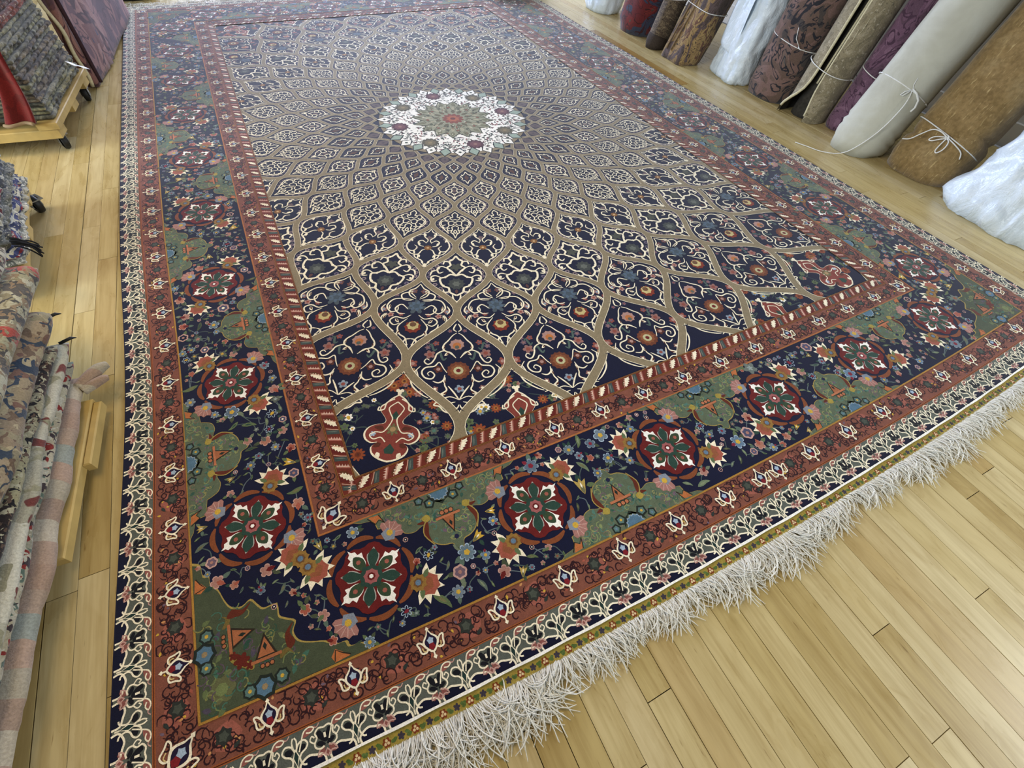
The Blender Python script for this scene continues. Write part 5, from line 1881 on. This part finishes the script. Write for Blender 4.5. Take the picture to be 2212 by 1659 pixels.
# ---- near dolly with long folded rugs
NO, NR = (-.045, .90), math.radians(-4.5)
def pallet():
    d = empty('pallet', (NO[0], NO[1], 0), NR)
    tag(d, 'low pine pallet under the near stack of long folded rugs', 'pallet', None)
    for x0, x1, y0, y1, z0, z1 in ((-.055, .012, -.33, .105, .026, .050), (-.17, -.08, -1.2, .09, .026, .050), (-.30, -.20, -1.2, .09, .026, .050), (-.44, -.34, -1.2, .09, .026, .050), (-.57, -.47, -1.2, .09, .026, .050)):
        v, f = box_geo(x0, x1, y0, y1, z0, z1, .003)
        mesh_obj('deck_board', v, f, M_PINE, d)
    for y in (-1.15, -.62, -.09):
        v, f = box_geo(-.57, -.085, y, y + .09, .0005, .0255, .002)
        mesh_obj('runner', v, f, M_PINE, d)
    v, f = box_geo(.0125, .030, -.10, .095, .020, .046, .003)
    mesh_obj('splintered_end', v, f, M_PINE, d)
pallet()
def stripes_mat(name, cols, scale_y, jitter=.35, blot=None, blot_scale=20.0, sx=.25):
    """bands across the length of a rug with wavy borders, and optional blotches of a second set of colours"""
    m, nt, b = new_mat(name)
    v = coords(nt)
    sep = N(nt, 'ShaderNodeSeparateXYZ'); nt.links.new(v, sep.inputs[0])
    n1 = noise_tex(nt, v, 9, 2, .5, .5)
    t = math_n(nt, 'ADD', math_n(nt, 'MULTIPLY', sep.outputs['Y'], scale_y), math_n(nt, 'MULTIPLY', n1, jitter))
    t = math_n(nt, 'ADD', t, math_n(nt, 'MULTIPLY', sep.outputs['X'], sx*scale_y))
    t = math_n(nt, 'FRACT', t)
    c = ramp(nt, t, [(i/len(cols), q) for i, q in enumerate(cols)], 'CONSTANT')
    if blot:
        n2 = noise_tex(nt, v, blot_scale, 1.5, .5, 1.2)
        for i, q in enumerate(blot):
            lo = .58 + .05*i if i % 2 == 0 else None
            k = ramp(nt, noise_tex(nt, coords(nt, (1, 1, 1), rot=(i*.7, i*.4, i)), blot_scale*(1 + .25*i), 1.5, .5, .8), [(.585, (0, 0, 0, 1)), (.60, (1, 1, 1, 1))])
            c = mix(nt, k, c, q)
    n3 = noise_tex(nt, v, 240, 2, .6)
    c = mix(nt, .8, c, ramp(nt, n3, [(.3, (.76,)*3+(1,)), (.7, (1.16,)*3+(1,))]), 'MULTIPLY')
    nt.links.new(c, b.inputs['Base Color'])
    set_in(b, rough=.92, spec=.12, sheen=.2)
    bump(nt, b, n3, .5, .002)
    return m
G = 'long folded rugs in the near stack'
LAY = [
 ('pale pink and cream kilim at the bottom of the near stack, its corner curled up', -.50, .004, 0.0535, .086, -1.25, .17,
  stripes_mat('pink_cream_kilim', ['#9c8472', '#a08a78', '#b0a692', '#9c8674', '#a39a86', '#a58d7a', '#8f948a', '#a08c7a'], 2.6, .05, None)),
 ('cream rug with red flowers, second from the bottom of the near stack', -.50, -.012, .0880, .1165, -1.25, .20,
  stripes_mat('cream_red_floral', ['#a39a80', '#aaa38a', '#8f8c76', '#b0a890'], 2.3, .4, ['#7d2a24', '#5a6a5c', '#3a2f30', '#b5b09c'], 34)),
 ('thin off-white rug with folded edge, third from the bottom of the near stack', -.50, -.006, .1185, .142, -1.25, .245,
  stripes_mat('offwhite_kilim', ['#b5b2a0', '#a9a692', '#bdbaa8', '#9f9c88'], 1.4, .3, ['#6d3a34', '#8d8a70'], 15)),
 ('dark-bordered cream rug with black checks, fourth from the bottom of the near stack', -.50, -.020, .1432, .168, -1.25, .21,
  stripes_mat('checked_cream', ['#8f8a70', '#33241f', '#8f8c74', '#a39c80', '#2b2320', '#96906f'], 1.2, .25, ['#1d1b1c', '#aaa488', '#5d4a3c'], 60)),
 ('thick beige floral rug with navy and tan motifs in the near stack', -.50, -.014, .1705, .232, -1.25, .285,
  stripes_mat('beige_navy_floral', ['#8a7a62', '#95866a', '#2b3848', '#8f7a60', '#a08f74', '#8d8468'], 2.4, .5, ['#75584a', '#a59878', '#3a4450', '#6d5a48'], 24)),
 ('cream rug with grey and pink bands and a rounded folded end in the near stack', -.50, -.014, .2345, .290, -1.25, .395,
  stripes_mat('cream_banded', ['#aaa68c', '#b0ad94', '#5a5650', '#b5b29c', '#9c9a80', '#a34a40', '#aaa68c', '#4a4a48'], 4.2, .35, ['#4a4844', '#8a8468', '#8d7a60'], 38)),
 ('brown and white striped rug in the upper half of the near stack', -.50, -.050, .2930, .335, -1.25, .42,
  stripes_mat('brown_white_stripes', ['#4a362c', '#b0ab98', '#5a3a30', '#c2beac', '#6d2c28', '#b5b2a0'], 7.5, .25, ['#4a463e', '#a8a28c'], 40)),
 ('red-brown and white rug, third from the top of the near stack', -.50, -.070, .3380, .385, -1.25, .45,
  stripes_mat('red_grey_mixed', ['#5a2622', '#8d8a7c', '#b9b6a8', '#4a4440', '#7d3a30', '#a5a294'], 5.5, .5, ['#c9c6ba', '#3a3a40'], 24)),
 ('grey and off-white rug lying above the red-brown one on the near stack', -.50, -.095, .3885, .435, -1.25, .47,
  stripes_mat('grey_white_mixed', ['#6a6a62', '#b5b2a4', '#55564f', '#c2bfb2', '#3d4048'], 5.0, .5, ['#8d3a34', '#2f3a4a'], 26)),
 ('dark red and grey rug topmost of the near stack', -.50, -.12, .4385, .49, -1.25, .48,
  stripes_mat('dark_red_mixed', ['#5a2a26', '#6a6a62', '#4a2320', '#b0ada0'], 4.0, .5, ['#c9c6ba', '#3a3a40'], 20)),
]
for i, (lab, x0, x1, z0, z1, y0, y1, mat) in enumerate(LAY):
    o = rug_in_stack(lab, NO, NR, x0, x1, z0, z1, y0, y1, mat, i*11 + 4, G, wob=.010, ny=90, end=.05 if z1 - z0 > .04 else .03, knob=.002, nsec=30)
    if i == 0:
        for pts, r in (([(-.01,.13,.070),(.012,.16,.072),(.030,.185,.072),(.046,.20,.068)], [.016,.017,.015,.009]),
                       ([(.0,.12,.068),(.020,.135,.068),(.040,.15,.066),(.050,.155,.062)], [.012,.013,.011,.007])):
            q = catmull(pts, 4)
            rr = np.interp(np.linspace(0, 1, len(q)), np.linspace(0, 1, 4), r).tolist()
            v, f = tube_geo(q, rr, 12)
            mesh_obj('curled_corner', v, f, mat, o, True)
    if i in (2, 4):
        # dark tuft at the corner of the fold
        v, f = tube_geo([(x1 - .02, y1 - .01, z0 + .02), (x1 + .004, y1 + .004, z0 + .02), (x1 + .014, y1 + .006, z0 + .016)], [.004, .004, .001], 6)
        mesh_obj('corner_tuft', v, f, M_RUBBER, o, True)

# ------------------------------------------------------------------ dark bags at the far end
M_BAG = plain_mat('black_bag_fabric', '#101114', .6, .3, 30, .4, .4)
def bag(label, cx, cy, sx, sy, h, seed, zb):
    o = empty('bag', (cx, cy, zb))
    tag(o, label, 'bag')
    V, F = [], []
    n, m = 36, 14
    for j in range(m + 1):
        w = j/m
        k = (1 - max(0, w - .35)**2*1.6)*(.94 + .06*math.sin(PI*min(1, w*3)))
        for i in range(n):
            a = 2*PI*i/n
            c, s = math.cos(a), math.sin(a)
            r = (abs(c)**3.2 + abs(s)**3.2)**(-1/3.2)
            q = 1 + .07*noise.noise(Vector((c*2 + seed, s*2, w*4)))
            V.append((sx*r*c*k*q, sy*r*s*k*q, h*w))
    for j in range(m):
        for i in range(n):
            i2 = (i+1) % n
            F.append((j*n+i, j*n+i2, (j+1)*n+i2, (j+1)*n+i))
    F.append(tuple(range(n-1, -1, -1))); F.append(tuple(m*n + i for i in range(n)))
    mesh_obj('bag_body', V, F, M_BAG, o, True)
    for sg in (-1, 1):
        rope('handle', [(sx*.4*math.cos(t), sg*sy*.35, h*.97 + h*.45*math.sin(t)) for t in np.linspace(0, PI, 16)], .008, o, M_BAG)
    return o
bag('black bag standing past the far left corner of the carpet', .02, 4.97, .19, .12, .26, 1, .002)
b2 = bag('black bag with white cord lying on the far right corner of the carpet', 2.83, 4.42, .24, .10, .22, 5, .021)
rope('white_cord', catmull([(-.13, -.088, .09), (-.10, -.118, .030), (-.05, -.130, .006), (-.01, -.12, .010), (.02, -.114, .06)], 5), .006, b2)
rope('white_cord', catmull([(-.22, -.09, .05), (-.20, -.115, .012), (-.15, -.125, .006), (-.12, -.11, .05)], 5), .007, b2)
